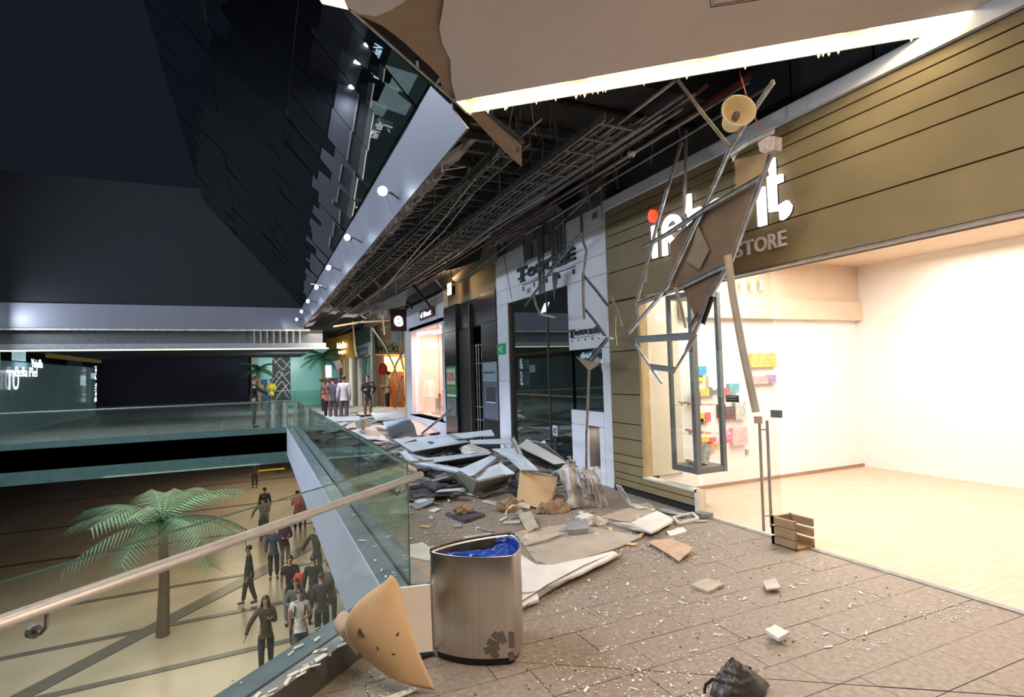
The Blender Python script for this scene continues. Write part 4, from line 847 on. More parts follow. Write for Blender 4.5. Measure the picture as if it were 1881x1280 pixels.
diags = [((1423, 62+90), (1100, 345), (1020, 420), 4.1), ((995, 218), (930, 275), (830, 372), 2.7), ((1120, 250), (960, 365), (840, 470), 3.3), ((1105, 345), (1010, 405), (965, 430), 4.2), ((965, 425), (860, 505), (775, 560), 4.1), ((930, 255), (800, 420), (705, 530), 2.6), ((860, 330), (770, 410), (640, 525), 2.4), ((905, 310), (815, 425), (740, 495), 2.8), ((890, 440), (800, 500), (720, 540), 3.6), ((1000, 360), (900, 420), (830, 475), 3.4), ((760, 520), (690, 575), (620, 615), 3.6), ((745, 500), (660, 560), (600, 600), 3.0)]
for i, (a, b, c, x) in enumerate(diags):
    p = [at(*a, X=x), at(*b, X=x-.05), at(*c, X=x)]
    if p[0].z > 4.6: p[0] = p[1]+(p[0]-p[1])*(4.6-p[1].z)/(p[0].z-p[1].z)
    conduit(p, .014, steel if i % 2 else greyp, LT[i]+' in the ceiling void', 'pipe', 'loose tubes in the ceiling void')
# clutter of hangers and wires
for k in range(110):
    y = 4.8+rnd.random()**1.5*18; x = rnd.uniform(2.0, 4.45); z1 = 4.45; l = rnd.uniform(.15, .75)
    m_ = MB(); m_.tube([(x, y, z1), (x+rnd.uniform(-.06, .06), y+rnd.uniform(-.1, .1), z1-l)], rnd.choice([.004, .006, .01]), 4); m_.build('hanger', steel if k % 3 == 0 else steeld, ce)
for k in range(46):
    y = 5.2+rnd.random()*15; x = rnd.uniform(2.1, 4.4); a = V((x, y, 4.4)); b = V((min(4.44, max(2.1, x+rnd.uniform(-.7, .7))), y+rnd.uniform(-1.4, 1.4), rnd.uniform(3.9, 4.4))); md = (a+b)/2+V((0, 0, -rnd.uniform(.05, .35)))
    m_ = MB(); m_.tube([a, (a+md)/2+V((0, 0, -.04)), md, (b+md)/2+V((0, 0, -.04)), b], .005, 4); m_.build('wire', black if k % 2 else steeld, ce)
for k in range(34):
    y = 6+rnd.random()*16; x = rnd.uniform(2.2, 4.2); L_ = rnd.uniform(.5, 1.6); an = rnd.uniform(-.7, .7)
    m_ = MB(); m_.chan([(x, y, rnd.uniform(3.95, 4.4)), (x+L_*sin(an), y+L_*cos(an), rnd.uniform(3.9, 4.4))], .04, .03, (0, 0, 1)); m_.build('channel', steeld if k % 2 else steel, ce)
# duct of dark sheet metal
m_ = MB(); m_.box((3.95, 7.5, 4.2), (4.4, 22, 4.44)); tag(m_.build('duct', mat('duct_grey', (.16, .16, .165), .5, .3, var=.3)), 'long dark sheet metal duct above the shop fronts', 'duct')
# dark sagging membrane above the black shop
m_ = MB(); c = [at(800, 462, X=4.0), at(890, 440, X=4.0), at(880, 478, X=3.95), at(840, 492, X=3.9), at(765, 510, X=3.95), at(745, 500, X=4.0)]
m_.slab(c, .01); tag(m_.build('membrane', dark), 'dark torn membrane sagging above the black shop', 'membrane')
m_ = MB(); m_.slab([at(828, 512, X=4.3), at(882, 470, X=4.3), at(912, 455, X=4.3), at(912, 480, X=4.3), at(868, 505, X=4.25), at(845, 520, X=4.2)], .012); tag(m_.build('board_fragment', bareboard), 'tan board fragment lit by the flood lamp', 'board')
m_ = MB(); m_.slab([at(1030, 335, X=4.2), at(1058, 332, X=4.2), at(1062, 375, X=4.2), at(1040, 392, X=4.2), at(1022, 376, X=4.2)], .02); tag(m_.build('sack', black), 'black sagging scrap above the white panelled shop', 'scrap')
# bright reflective strips
for i, (a, b) in enumerate([((820, 448), (838, 432)), ((812, 458), (832, 445)), ((868, 455), (900, 432))]):
    conduit([at(*a, X=3.3), at(*b, X=3.3)], .012, mat('gold_steel', (.8, .6, .3), .3, .6), 'short brass coloured tube glinting in the cable ladder', 'tube', 'glinting tubes')
# smoke detector
p = at(1160, 288, X=3.9); t = thing('smoke_detector', 'small white smoke detector under the red pipes', 'detector', p)
m_ = MB(); m_.tube([p, p+V((0, 0, .03)), p+V((0, 0, .05))], [.035, .05, .05], 14); m_.build('body', white, t)
m_ = MB(); m_.tube([p+V((0, 0, -.015)), p+V((0, 0, .0))], .02, 10); m_.build('sensor', greyfr, t)

# =================================================================== HANGING STUDS AND BOARDS IN FRONT OF THE SHOPS
def hang(pts, X=4.1, wd=.035, mt=steel, lab='', cat='metal stud', dp=.02, grp=None):
    """pts: (px, py[, X])"""
    P = [at(p[0], p[1], X=(p[2] if len(p) > 2 else X)) for p in pts]
    m_ = MB(); m_.chan(P, wd, dp, (-1, -.3, 0)); return tag(m_.build('metal_stud', mt), lab, cat, grp)
hang([(1253, 262), (1210, 405), (1186, 500), (1170, 556), (1174, 578)], 4.15, .032, steel, 'long steel stud hanging left of the lit letter n, in front of the olive front')
hang([(1261, 240), (1260, 320), (1257, 400)], 4.2, .028, steel, 'thin upright stud hanging over the top of the olive front')
hang([(1257, 395), (1262, 410)], 4.2, .06, steel, 'short bent stud end over the lit letter t')
hang([(1423, 150, 3.6), (1385, 205, 3.75), (1345, 270, 3.9), (1290, 392, 4.0), (1225, 530, 4.0), (1156, 612, 3.9)], 4.0, .038, steel, 'longest steel stud slanting from top right down across the lit sign')
hang([(1245, 145, 3.3), (1295, 212, 3.6), (1342, 270, 3.9)], 3.7, .028, steelw, 'pale stud slanting from the light cove down to the junction above the sign')
hang([(1182, 455), (1230, 428), (1300, 382), (1412, 318)], 3.98, .045, steeld, 'dark channel crossing the front of the lit letters')
hang([(1172, 559), (1225, 538), (1265, 522), (1335, 487)], 4.0, .045, steeld, 'dark channel crossing just above the shop window')
hang([(1425, 262, 3.75), (1400, 330, 3.85), (1345, 478, 3.95), (1306, 545, 3.95), (1283, 598, 3.95), (1262, 645, 3.95)], 3.9, .038, steel, 'bent stud on the right edge of the hanging board')
hang([(1310, 545), (1292, 595)], 3.9, .04, black, 'dark stub beside the point of the hanging board')
hang([(1285, 575), (1268, 603)], 3.93, .04, steeld, 'short dark stub at the point of the hanging board')
hang([(1166, 624), (1273, 617)], 3.9, .075, greyfr, 'wide grey bar hanging level across the display case')
hang([(1168, 632), (1195, 672), (1217, 704)], 3.9, .028, steel, 'thin stud slanting below the left end of the wide grey bar')
hang([(1195, 673), (1240, 679)], 3.9, .06, greyfr, 'short wide grey bar lowest in front of the display case')
hang([(1281, 615), (1262, 645), (1236, 688)], 3.9, .02, steelw, 'thin pale stud slanting below the right end of the wide grey bar')
hang([(1241, 528), (1253, 565), (1261, 602)], 3.95, .025, steelw, 'pale thin stud hanging between the window bars')
hang([(1188, 485), (1186, 518)], 4.1, .03, steelw, 'short pale stud end at the left of the sign')
hang([(1338, 468, 3.9), (1346, 535, 3.9), (1365, 640, 3.9), (1390, 757, 3.95)], 3.9, .065, mat('cream_strip', (.50, .43, .34), .5), 'long cream strip hanging from the sign to the door handle', 'strip')
hang([(1342, 285, 3.9), (1376, 262, 3.9), (1423, 240, 3.8)], 3.9, .05, steel, 'crumpled foil faced channel at the top right')
m_ = MB(); m_.slab([at(1341, 278, X=3.9), at(1358, 274, X=3.9), at(1346, 297, X=3.9)], .01); tag(m_.build('plaster_scrap', chip), 'pointed plaster scrap under the stud junction', 'scrap')
# brown hanging boards
hb = mat('hanging_board', (.15, .105, .072), .85, c2=(.24, .17, .12), scale=2.2, bump=.1)
hb2 = mat('hanging_board_light', (.34, .23, .13), .85, c2=(.42, .29, .17), scale=2, bump=.08)
def plate(pts, X, mt, lab, th=.015, cat='board', name='board'):
    P = [at(p[0], p[1], X=(p[2] if len(p) > 2 else X)) for p in pts]
    m_ = MB(); m_.slab(P, th); return tag(m_.build(name, mt), lab, cat)
plate([(1231, 446), (1262, 415), (1280, 398), (1352, 352), (1400, 322), (1384, 372), (1345, 475), (1335, 487), (1236, 528)], 4.03, hb, 'large brown board hanging across the lit sign')
plate([(1282, 415), (1302, 460), (1284, 495), (1262, 480)], 4.0, mat('board_pale', (.27, .21, .16), .85), 'paler diamond shaped scrap stuck on the large hanging board', .01)
plate([(1349, 294), (1408, 280), (1420, 286), (1398, 322), (1352, 350)], 4.06, hb2, 'lighter tan board piece above the large hanging board')
plate([(1252, 524), (1332, 488), (1323, 505), (1282, 596), (1275, 578)], 4.02, hb, 'pointed lower end of the brown hanging board')
plate([(1392, 262), (1412, 250), (1423, 250), (1423, 275), (1405, 282), (1395, 278)], 3.7, mat('dusty_foil', (.34, .29, .28), .8, c2=(.62, .55, .52), scale=25, bump=.5), 'crumpled dusty foil lump at the right edge', .08, 'foil', 'foil_lump')
# studs in front of the white panelled shop
hang([(1066, 318), (1068, 370), (1070, 428)], 4.2, .04, steeld, 'upright dark stud hanging above the white panelled shop')
hang([(1070, 430), (1073, 446), (1078, 460), (1076, 478), (1073, 500)], 4.2, .03, steel, 'crumpled bright stud in front of the white panels')
hang([(1072, 500), (1072, 540), (1074, 586)], 4.18, .035, steelw, 'dusty stud end hanging in front of the white panels')
hang([(1073, 506), (1095, 532), (1118, 562)], 4.18, .03, steeld, 'slanting stud between the white panels and the olive pier')
hang([(1076, 568), (1095, 592), (1116, 622)], 4.18, .03, steeld, 'lower slanting stud before the small black sign')
hang([(1092, 616), (1128, 622)], 4.16, .03, steel, 'short bright stud beside the small black sign')
hang([(1124, 547), (1134, 570), (1143, 600)], 4.15, .03, mat('pale_olive', (.40, .38, .28), .6), 'pale strip hanging in front of the olive pier', 'strip')
hang([(1131, 580), (1130, 610), (1133, 634)], 4.14, .025, mat('pale_olive', (.40, .38, .28), .6), 'crumpled strip hanging lower on the olive pier', 'strip')
hang([(1117, 622), (1100, 642), (1078, 668)], 4.15, .05, steeld, 'grey bar slanting down to the tan square board')
plate([(1058, 655), (1084, 664), (1100, 669), (1082, 681)], 4.13, mat('tan_square', (.42, .28, .19), .7), 'small tan square board above the thin upright pole')
hang([(1083, 680), (1080, 760), (1078, 800), (1078, 878)], 4.15, .03, steelw, 'thin upright pole standing from the rubble beside the niche')
hang([(952, 514), (985, 492), (1040, 455)], 4.25, .03, black, 'black bar crossing the black serif sign')
hang([(965, 562), (1000, 515), (1066, 430)], 4.2, .035, steeld, 'grey stud slanting across the black serif sign')
hang([(981, 543), (986, 562), (993, 577), (1020, 583)], 4.2, .035, steelw, 'bent stud end in front of the shop glass')
plate([(1014, 500), (1026, 500), (1020, 530), (1017, 550)], 4.3, mat('torn_grey', (.10, .10, .10), .6), 'grey torn sheet hanging under the black serif sign')
for i, (a, b) in enumerate([((740, 497), (797, 572)), ((712, 515), (757, 566))]):
    P = [at(*a, X=3.7), at(*b, X=3.85)]; m_ = MB(); m_.tube(P, .03, 6); tag(m_.build('strut', black), ['right', 'left'][i]+' of two thick black struts before the pink window shop', 'strut')
for (pts, x) in [([(925, 400), (928, 430), (926, 470), (935, 520), (940, 548)], 4.4), ([(962, 440), (965, 485)], 4.4), ([(1358, 128), (1375, 190), (1398, 240)], 3.6), ([(800, 540), (806, 640), (808, 760)], 4.3)]:
    m_ = MB(); m_.tube([at(*p, X=x) for p in pts], .006, 4)
    red = pts[0][0] > 1300
    tag(m_.build('wire', redp if red else black), {925: 'loose black wire down the left end of the white panels', 962: 'short black wire over the black serif sign', 1358: 'thin red cord behind the horn loudspeaker', 800: 'thin dark wire beside the black front'}[pts[0][0]], 'wire')
# tangle in front of the far shops
tg = [((694, 545), (700, 560), (706, 615)), ((735, 520), (729, 560), (722, 598)), ((722, 555), (735, 600)), ((612, 600), (660, 592), (735, 588)), ((700, 606), (730, 590), (737, 640)), ((684, 603), (706, 635), (722, 668)), ((722, 668), (735, 702), (748, 745)), ((744, 640), (728, 668), (722, 690)), ((740, 690), (732, 720), (725, 750)), ((720, 690), (733, 720), (740, 752)), ((736, 560), (732, 592), (730, 620)), ((708, 548), (735, 548), (760, 540)), ((660, 560), (700, 570), (740, 566)), ((727, 600), (733, 640), (742, 680)), ((682, 600), (683, 690), (684, 742)), ((648, 590), (652, 640), (655, 655))]
TG = ['upright grey stud left of the maroon blade sign', 'grey stud beside the maroon blade sign', 'short grey stud under the maroon blade sign', 'long level pale rail', 'short grey stud crossing the beige front top', 'grey stud slanting down from the teal corner', 'long stud reaching the floor by the white pier', 'grey stud of the upper right cross', 'grey stud of the lower right cross', 'pale stud of the lower cross near the floor', 'grey stud over the beige sign', 'level grey stud high over the blade sign', 'level pale stud over the ring', 'grey stud crossing the dark script sign', 'upright grey stud at the teal corner', 'upright pale stud at the mustard fascia']
for i, pts in enumerate(tg):
    P = [at(p[0], p[1], Y=22.5+i*.25) for p in pts]; m_ = MB(); m_.chan(P, .07, .04, (-.3, -1, 0)); tag(m_.build('metal_stud', steeld if i % 3 else mat('pale_wood', (.45, .33, .22), .6)), TG[i]+' in the tangle before the far shops', 'metal stud', 'tangled studs before the far shops')
m_ = MB(); p = at(672, 575, Y=22); m_.grid(lambda u, v: (p.x+(.18+.02*cos(2*pi*v))*cos(2*pi*u), p.y+.02*sin(2*pi*v), p.z+(.18+.02*cos(2*pi*v))*sin(2*pi*u)), 20, 6); tag(m_.build('hose_ring', greyp, smooth=True), 'grey ring of hose hanging before the far shops', 'ring')
m_ = MB(); m_.slab([at(614, 665, Y=24), at(625, 660, Y=24), at(630, 674, Y=24), at(618, 680, Y=24)], .03); tag(m_.build('board_fragment', mat('dark_board', (.10, .08, .07), .8)), 'small dark board dangling before the mustard fascia', 'board')
m_ = MB(); m_.slab([at(719, 606, Y=24), at(738, 601, Y=24), at(738, 624, Y=24), at(719, 630, Y=24)], .03); tag(m_.build('board_fragment', mat('blue_grey_board', (.12, .17, .21), .7)), 'blue grey board piece hanging over the beige front', 'board')
m_ = MB(); m_.slab([at(690, 560, X=3.4), at(722, 545, X=3.4), at(750, 530, X=3.6), at(745, 560, X=3.8), at(700, 572, X=3.8)], .02); tag(m_.build('sheet_metal', mat('teal_sheet', (.10, .14, .15), .4, .5)), 'ribbed grey green metal sheet hanging above the maroon signs', 'sheet')

# =================================================================== HORN LOUDSPEAKER
p = at(1357, 203, D=4.8); HS = .8
t = thing('horn_loudspeaker', 'cream horn loudspeaker hanging under the light cove', 'loudspeaker', p)
cream = mat('cream_plastic', (.80, .62, .32), .5, c2=(.86, .70, .40), scale=4)
ax = V((-.45, -.85, .12)).normalized()
m_ = MB(); prof = [(0, .15), (.006, .158), (.0, .15), (-.05, .128), (-.10, .108), (-.15, .088), (-.17, .085)]
e1_ = ax.orthogonal().normalized(); e2_ = ax.cross(e1_)
def lathe(m_, prof, c, n=28):
    prof = [(a_*HS, b_*HS) for a_, b_ in prof]
    m_.grid(lambda u, v: tuple(c+ax*prof[min(len(prof)-1, int(round(u*(len(prof)-1))))][0]+(e1_*cos(2*pi*v)+e2_*sin(2*pi*v))*prof[min(len(prof)-1, int(round(u*(len(prof)-1))))][1]), len(prof)-1, n)
lathe(m_, [(-.02, .150), (.004, .158), (.006, .150), (.0, .140), (-.06, .105), (-.12, .05), (-.13, .0)], p); m_.build('horn', cream, t, smooth=True)
m_ = MB(); lathe(m_, [(-.0, .156), (-.05, .135), (-.12, .100), (-.20, .092), (-.23, .085), (-.235, 0)], p); m_.build('housing', cream, t, smooth=True)
m_ = MB(); m_.tube([p-ax*.10, p-ax*.05, p-ax*.02], [.025, .028, .01], 12); m_.build('driver', steeld, t)
m_ = MB(); q = p-ax*.12; m_.tube([q+V((.07, 0, .06)), q+V((.10, .04, .02)), q+V((.07, .04, -.07))], .012, 6); m_.build('bracket', mat('bracket_tan', (.3, .2, .09), .5), t)
# =================================================================== WASTE BIN
bc = V((1.16, 3.20, 0)); BH = .612
t = thing('waste_bin', 'brushed steel triangular waste bin with rounded sides and a blue liner', 'bin', bc)
A_ = at(787, 1012, Z=BH); B_ = at(943, 1020, Z=BH); a2 = V((A_.x, A_.y, 0)); b2 = V((B_.x, B_.y, 0)); d_ = (b2-a2); L_ = d_.length; d_.normalize(); nb = V((-d_.y, d_.x, 0))
c2_ = a2+d_*(L_*.78)+nb*.42
def arc(p, q, bulge, n=16):
    m = (q-p); nrm = V((m.y, -m.x, 0)).normalized(); return [p+m*(i/n)+nrm*bulge*4*(i/n)*(1-i/n) for i in range(n)]
ringp = arc(a2, b2, .065, 24)+arc(b2, c2_, .05, 14)+arc(c2_, a2, .05, 18)
# soften corners
def soften(r, k=2):
    for _ in range(k): r = [(r[i-1]+r[i]*2+r[(i+1) % len(r)])/4 for i in range(len(r))]
    return r
ringp = soften(ringp, 1); cen = sum(ringp, V())/len(ringp); n = len(ringp)
m_ = MB(); zz = [.045, .05, BH-.004, BH, BH, BH-.02]; sc = [.985, 1, 1, .997, .975, .972]
for z, s in zip(zz, sc): m_.v += [cen+(q-cen)*s+V((0, 0, z)) for q in ringp]
for i in range(len(zz)-1):
    for k in range(n): m_.f.append([i*n+k, i*n+(k+1) % n, (i+1)*n+(k+1) % n, (i+1)*n+k]); m_.mi.append(0)
m_.build('body', brushed, t, smooth=True)
m_ = MB()
for z, s in ((0.0, .90), (.05, .93)): m_.v += [cen+(q-cen)*s+V((0, 0, z)) for q in ringp]
m_.f = [[k, (k+1) % n, n+(k+1) % n, n+k] for k in range(n)]+[list(range(n))[::-1], [n+k for k in range(n)]]; m_.mi = [0]*len(m_.f)
m_.build('base', black, t)
# liner bags: black at the back, blue in front, crumpled inside the rim
lin_b = mat('liner_blue', (.005, .028, .22), .3, c2=(.012, .06, .36), scale=6, bump=.3); lin_k = mat('liner_black', (.03, .025, .022), .35, c2=(.07, .06, .05), scale=10, bump=.4)
def liner(name, mt, a0, a1, drop, seed):
    # bag hanging inside the rim: u round the rim, v down the wall and in to the middle
    m_ = MB(); K = int(a1-a0)
    def fn(u, v):
        q = ringp[int(round(a0+u*K)) % n]; w_ = noise.noise(V((q.x*26+seed, q.y*26, v*4)))
        s = .965-.10*v-(.55*max(0, v-.6)); z = BH-.012-drop*min(1, v*1.35)-.02*max(0, v-.6)
        k = 1-.07*abs(w_)*(v > .05)
        return tuple(cen+(q-cen)*s*k+V((0, 0, z+w_*.016*(v > .02))))
    m_.grid(fn, K, 14); return m_.build(name, mt, t, smooth=True)
liner('black_liner', lin_k, 40, n+1, .26, 3)
liner('blue_liner', lin_b, 0, 41, .05, 9)
# black film folded over the back rim
m_ = MB()
def over(u, v):
    q = ringp[int(round(37+u*(n-37))) % n]; w_ = noise.noise(V((q.x*30, q.y*30, v*3)))
    s = .97+.045*v; return tuple(cen+(q-cen)*s+V((0, 0, BH+.006+.008*sin(pi*v)-.018*(v > .9)*(1+w_))))
m_.grid(over, n-37, 5); m_.build('liner_rim', lin_k, t, smooth=True)
# blue film bunched across: a ridge from the right corner and a hump along the front
m_ = MB()
def ridge(u, v):
    a = cen+(a2-cen)*.72; b = cen+(b2-cen)*.86; c = cen+(c2_-cen)*.80
    q = a.lerp(b, u).lerp(c, v*.75*(u**.5)); w_ = noise.noise(V((u*7, v*5, 2)))
    return tuple(q+V((0, 0, BH-.035+.045*abs(sin(v*pi*1.5+.3))*(.4+u*.6)+w_*.022-.02*v)))
m_.grid(ridge, 30, 16); m_.build('liner_fold', lin_b, t, smooth=True)

# starburst emblem: darker bars at the lower right of the front
em = mat('emblem_grey', (.13, .115, .10), .5)
def front(px, py, off=.004):
    # point on the front face under a pixel: vertical curved sheet, found by marching
    d = ray(px, py); o_ = V((0, 0, EYE)); best = None
    pr = None
    for i in range(600):
        s = 2.2+i*.003; q = o_+d*s
        # signed side of the closest ring edge
        rel = (V((q.x, q.y, 0))-a2); tt = rel.dot(d_)/L_
        if 0 <= tt <= 1:
            dist = rel.dot(nb)+.065*4*tt*(1-tt)*.97
            if dist > -off: return q
    return o_+d*3
m_ = MB()
for (x0, y0, x1, y1, w_) in [(890, 1197, 917, 1188, 12), (896, 1178, 914, 1188, 11), (906, 1164, 922, 1178, 12), (918, 1162, 927, 1181, 12), (939, 1162, 940, 1190, 10), (905, 1208, 914, 1200, 11), (938, 1200, 942, 1212, 12)]:
    dx, dy = x1-x0, y1-y0; l = sqrt(dx*dx+dy*dy); nx, ny = -dy/l*w_/2, dx/l*w_/2
    q = [front(x0+nx, y0+ny), front(x1+nx, y1+ny), front(x1-nx, y1-ny), front(x0-nx, y0-ny)]
    m_.slab(q, .002)
m_.build('emblem', em, t)

# =================================================================== RUBBLE
def board(pts, mt, lab, th=.013, cat='board', name='plasterboard', grp=None, X=None):
    """pts: (px, py, height) corners, each on its own height above the floor"""
    P = [at(p[0], p[1], Z=p[2]) for p in pts]
    m_ = MB(); m_.slab(P, th); return tag(m_.build(name, mt), lab, cat, grp)
def rag_poly(pts, amp=3.0, n=4, seed=1):
    r_ = random.Random(seed); out = []
    for i in range(len(pts)):
        a, b = pts[i], pts[(i+1) % len(pts)]; out.append(a)
        for k in range(1, n):
            f = k/n; out.append(tuple(a[j]+(b[j]-a[j])*f+(r_.uniform(-amp, amp) if j < 2 else 0) for j in range(3)))
    return out
coolw = mat('board_coolwhite', (.50, .53, .57), .7, c2=(.62, .65, .68), scale=2, bump=.08)
coolg = mat('board_grey', (.20, .21, .21), .8, c2=(.32, .32, .31), scale=2.5, bump=.15)
# --- big pile before the black and the white panelled shops
board(rag_poly([(722, 806, .42), (760, 803, .45), (903, 789, .55), (908, 800, .52), (834, 806, .50), (862, 811, .46), (758, 829, .38)], 1.2, 3, 1), coolw, 'longest white ceiling panel lying across the back of the pile')
board([(758, 829, .36), (862, 811, .44), (850, 826, .20), (772, 842, .12)], coolg, 'grey underside strip below the longest white panel')
board([(722, 806, .40), (758, 829, .36), (748, 830, .30), (712, 806, .30)], coolg, 'grey edge strip at the left end of the longest white panel')
board([(775, 842, .30), (899, 829, .36), (903, 833, .34), (790, 850, .26)], coolw, 'narrow white panel below the longest one')
board([(790, 850, .25), (903, 834, .33), (898, 844, .12), (800, 862, .06)], mat('board_shadow', (.10, .09, .07), .8, c2=(.16, .14, .11), scale=3), 'underside below the narrow white panel, its shade put into the dark brown')  # shade under the panel is put into this dark colour
board([(862, 808, .50), (938, 805, .50), (941, 814, .46), (866, 815, .46)], coolw, 'white strip lying level right of the longest panel')
board(rag_poly([(843, 823, .50), (866, 815, .52), (898, 826, .48), (895, 831, .45), (848, 833, .42)], 1.5, 3, 4), gyp, 'broken white corner piece on top of the pile')
board([(904, 824, .55), (943, 823, .52), (965, 840, .50), (990, 863, .42), (957, 862, .45), (930, 838, .50)], coolw, 'white panel sloping down to the brown standing board')
hc = [(940, 805, .62), (950, 826, .55), (960, 846, .42)]
m_ = MB(); m_.chan([at(a, b, Z=c) for a, b, c in hc], .07, .04, (-.3, -.5, .8)); tag(m_.build('metal_channel', steelw), 'bent grey channel crossing the sloping white panel', 'channel')
board(rag_poly([(952, 818, .70), (967, 806, .75), (1000, 824, .62), (1041, 850, .45), (1018, 852, .45)], .8, 3, 5), coolw, 'bright white panel leaning on the rubble before the shop glass')
board([(968, 808, .68), (1000, 815, .70), (1040, 848, .45), (1000, 826, .58)], coolg, 'grey back of the leaning white panel')
board([(986, 815, .62), (1000, 808, .66), (1003, 812, .64), (993, 819, .60)], coolw, 'small white end piece behind the leaning panel')
board([(958, 825, .55), (1018, 851, .40), (1005, 862, .18), (960, 840, .25)], mat('board_shadow2', (.05, .045, .04), .8), 'dark board standing in for the shade under the leaning white panel')  # added dark sheet painting in the shade below the leaning panel
# trough of white boards
board([(816, 892, .04), (838, 884, .10), (868, 900, .05), (925, 884, .16), (950, 878, .22), (925, 893, .08), (888, 912, .03), (862, 909, .02)], gypd, 'dusty flat board under the white trough')
board([(836, 868, .32), (840, 866, .34), (876, 884, .30), (868, 906, .06), (836, 886, .08)], mat('trough_inside', (.30, .26, .20), .8), 'tan inner side of the white trough')
board([(842, 862, .38), (903, 836, .52), (912, 840, .50), (870, 872, .36), (862, 874, .34)], coolw, 'white top edge of the trough, slanting up to the right')
board([(868, 869, .34), (920, 850, .46), (946, 869, .38), (928, 872, .34), (878, 884, .30)], coolw, 'bright white fallen panel on the right of the trough')
board([(878, 884, .30), (928, 872, .34), (942, 874, .30), (925, 890, .10), (870, 907, .05)], mat('trough_side', (.28, .25, .20), .8), 'tan right side of the trough')
board([(846, 860, .36), (900, 840, .46), (925, 850, .44), (870, 868, .30)], coolg, 'grey lining behind the trough')
# curved strip
m_ = MB(); m_.chan([at(738, 829, Z=.34), at(752, 843, Z=.32), at(770, 852, Z=.30), at(800, 858, Z=.30), at(842, 866, Z=.32)], .10, .03, (-.2, -.3, .9)); tag(m_.build('curved_strip', coolw), 'long curved white strip reaching from the railing to the trough', 'strip')
m_ = MB(); m_.chan([at(752, 818, Z=.34), at(790, 836, Z=.2), at(846, 850, Z=.1)], .06, .03, (-.2, -.3, .9)); tag(m_.build('metal_channel', steeld), 'dark channel lying under the curved strip', 'channel')
m_ = MB(); m_.chan([at(953, 862, Z=.42), at(946, 876, Z=.2), at(935, 893, Z=.02)], .05, .03, (-.3, -.6, .3)); tag(m_.build('metal_channel', steeld), 'short dark channel left of the brown standing board', 'channel')
m_ = MB(); m_.chan([at(776, 797, Z=.2), at(800, 778, Z=.65), at(829, 756, Z=1.15)], .06, .04, (-.3, -.6, .3)); tag(m_.build('metal_channel', steeld), 'long grey channel sticking up before the pink window', 'channel')
# brown board standing up on edge
p0 = at(990, 934, Z=0); 
P = [at(955, 864, Y=6.55), at(1024, 877, Y=6.30), at(1019, 910, Y=6.25), at(1010, 925, Y=6.2), at(992, 936, Y=6.15), at(949, 921, Y=6.4)]
P[4].z = max(P[4].z, .0); m_ = MB(); m_.slab(P, -.015); tag(m_.build('brown_board', kraft), 'brown faced board standing on edge in front of the pile', 'board')
m_ = MB(); m_.tube([at(955, 863, Y=6.55), at(985, 868, Y=6.42), at(1024, 876, Y=6.30)], .014, 6); tag(m_.build('edge_trim', steel), 'crumpled bright metal trim along the top of the brown board', 'trim')
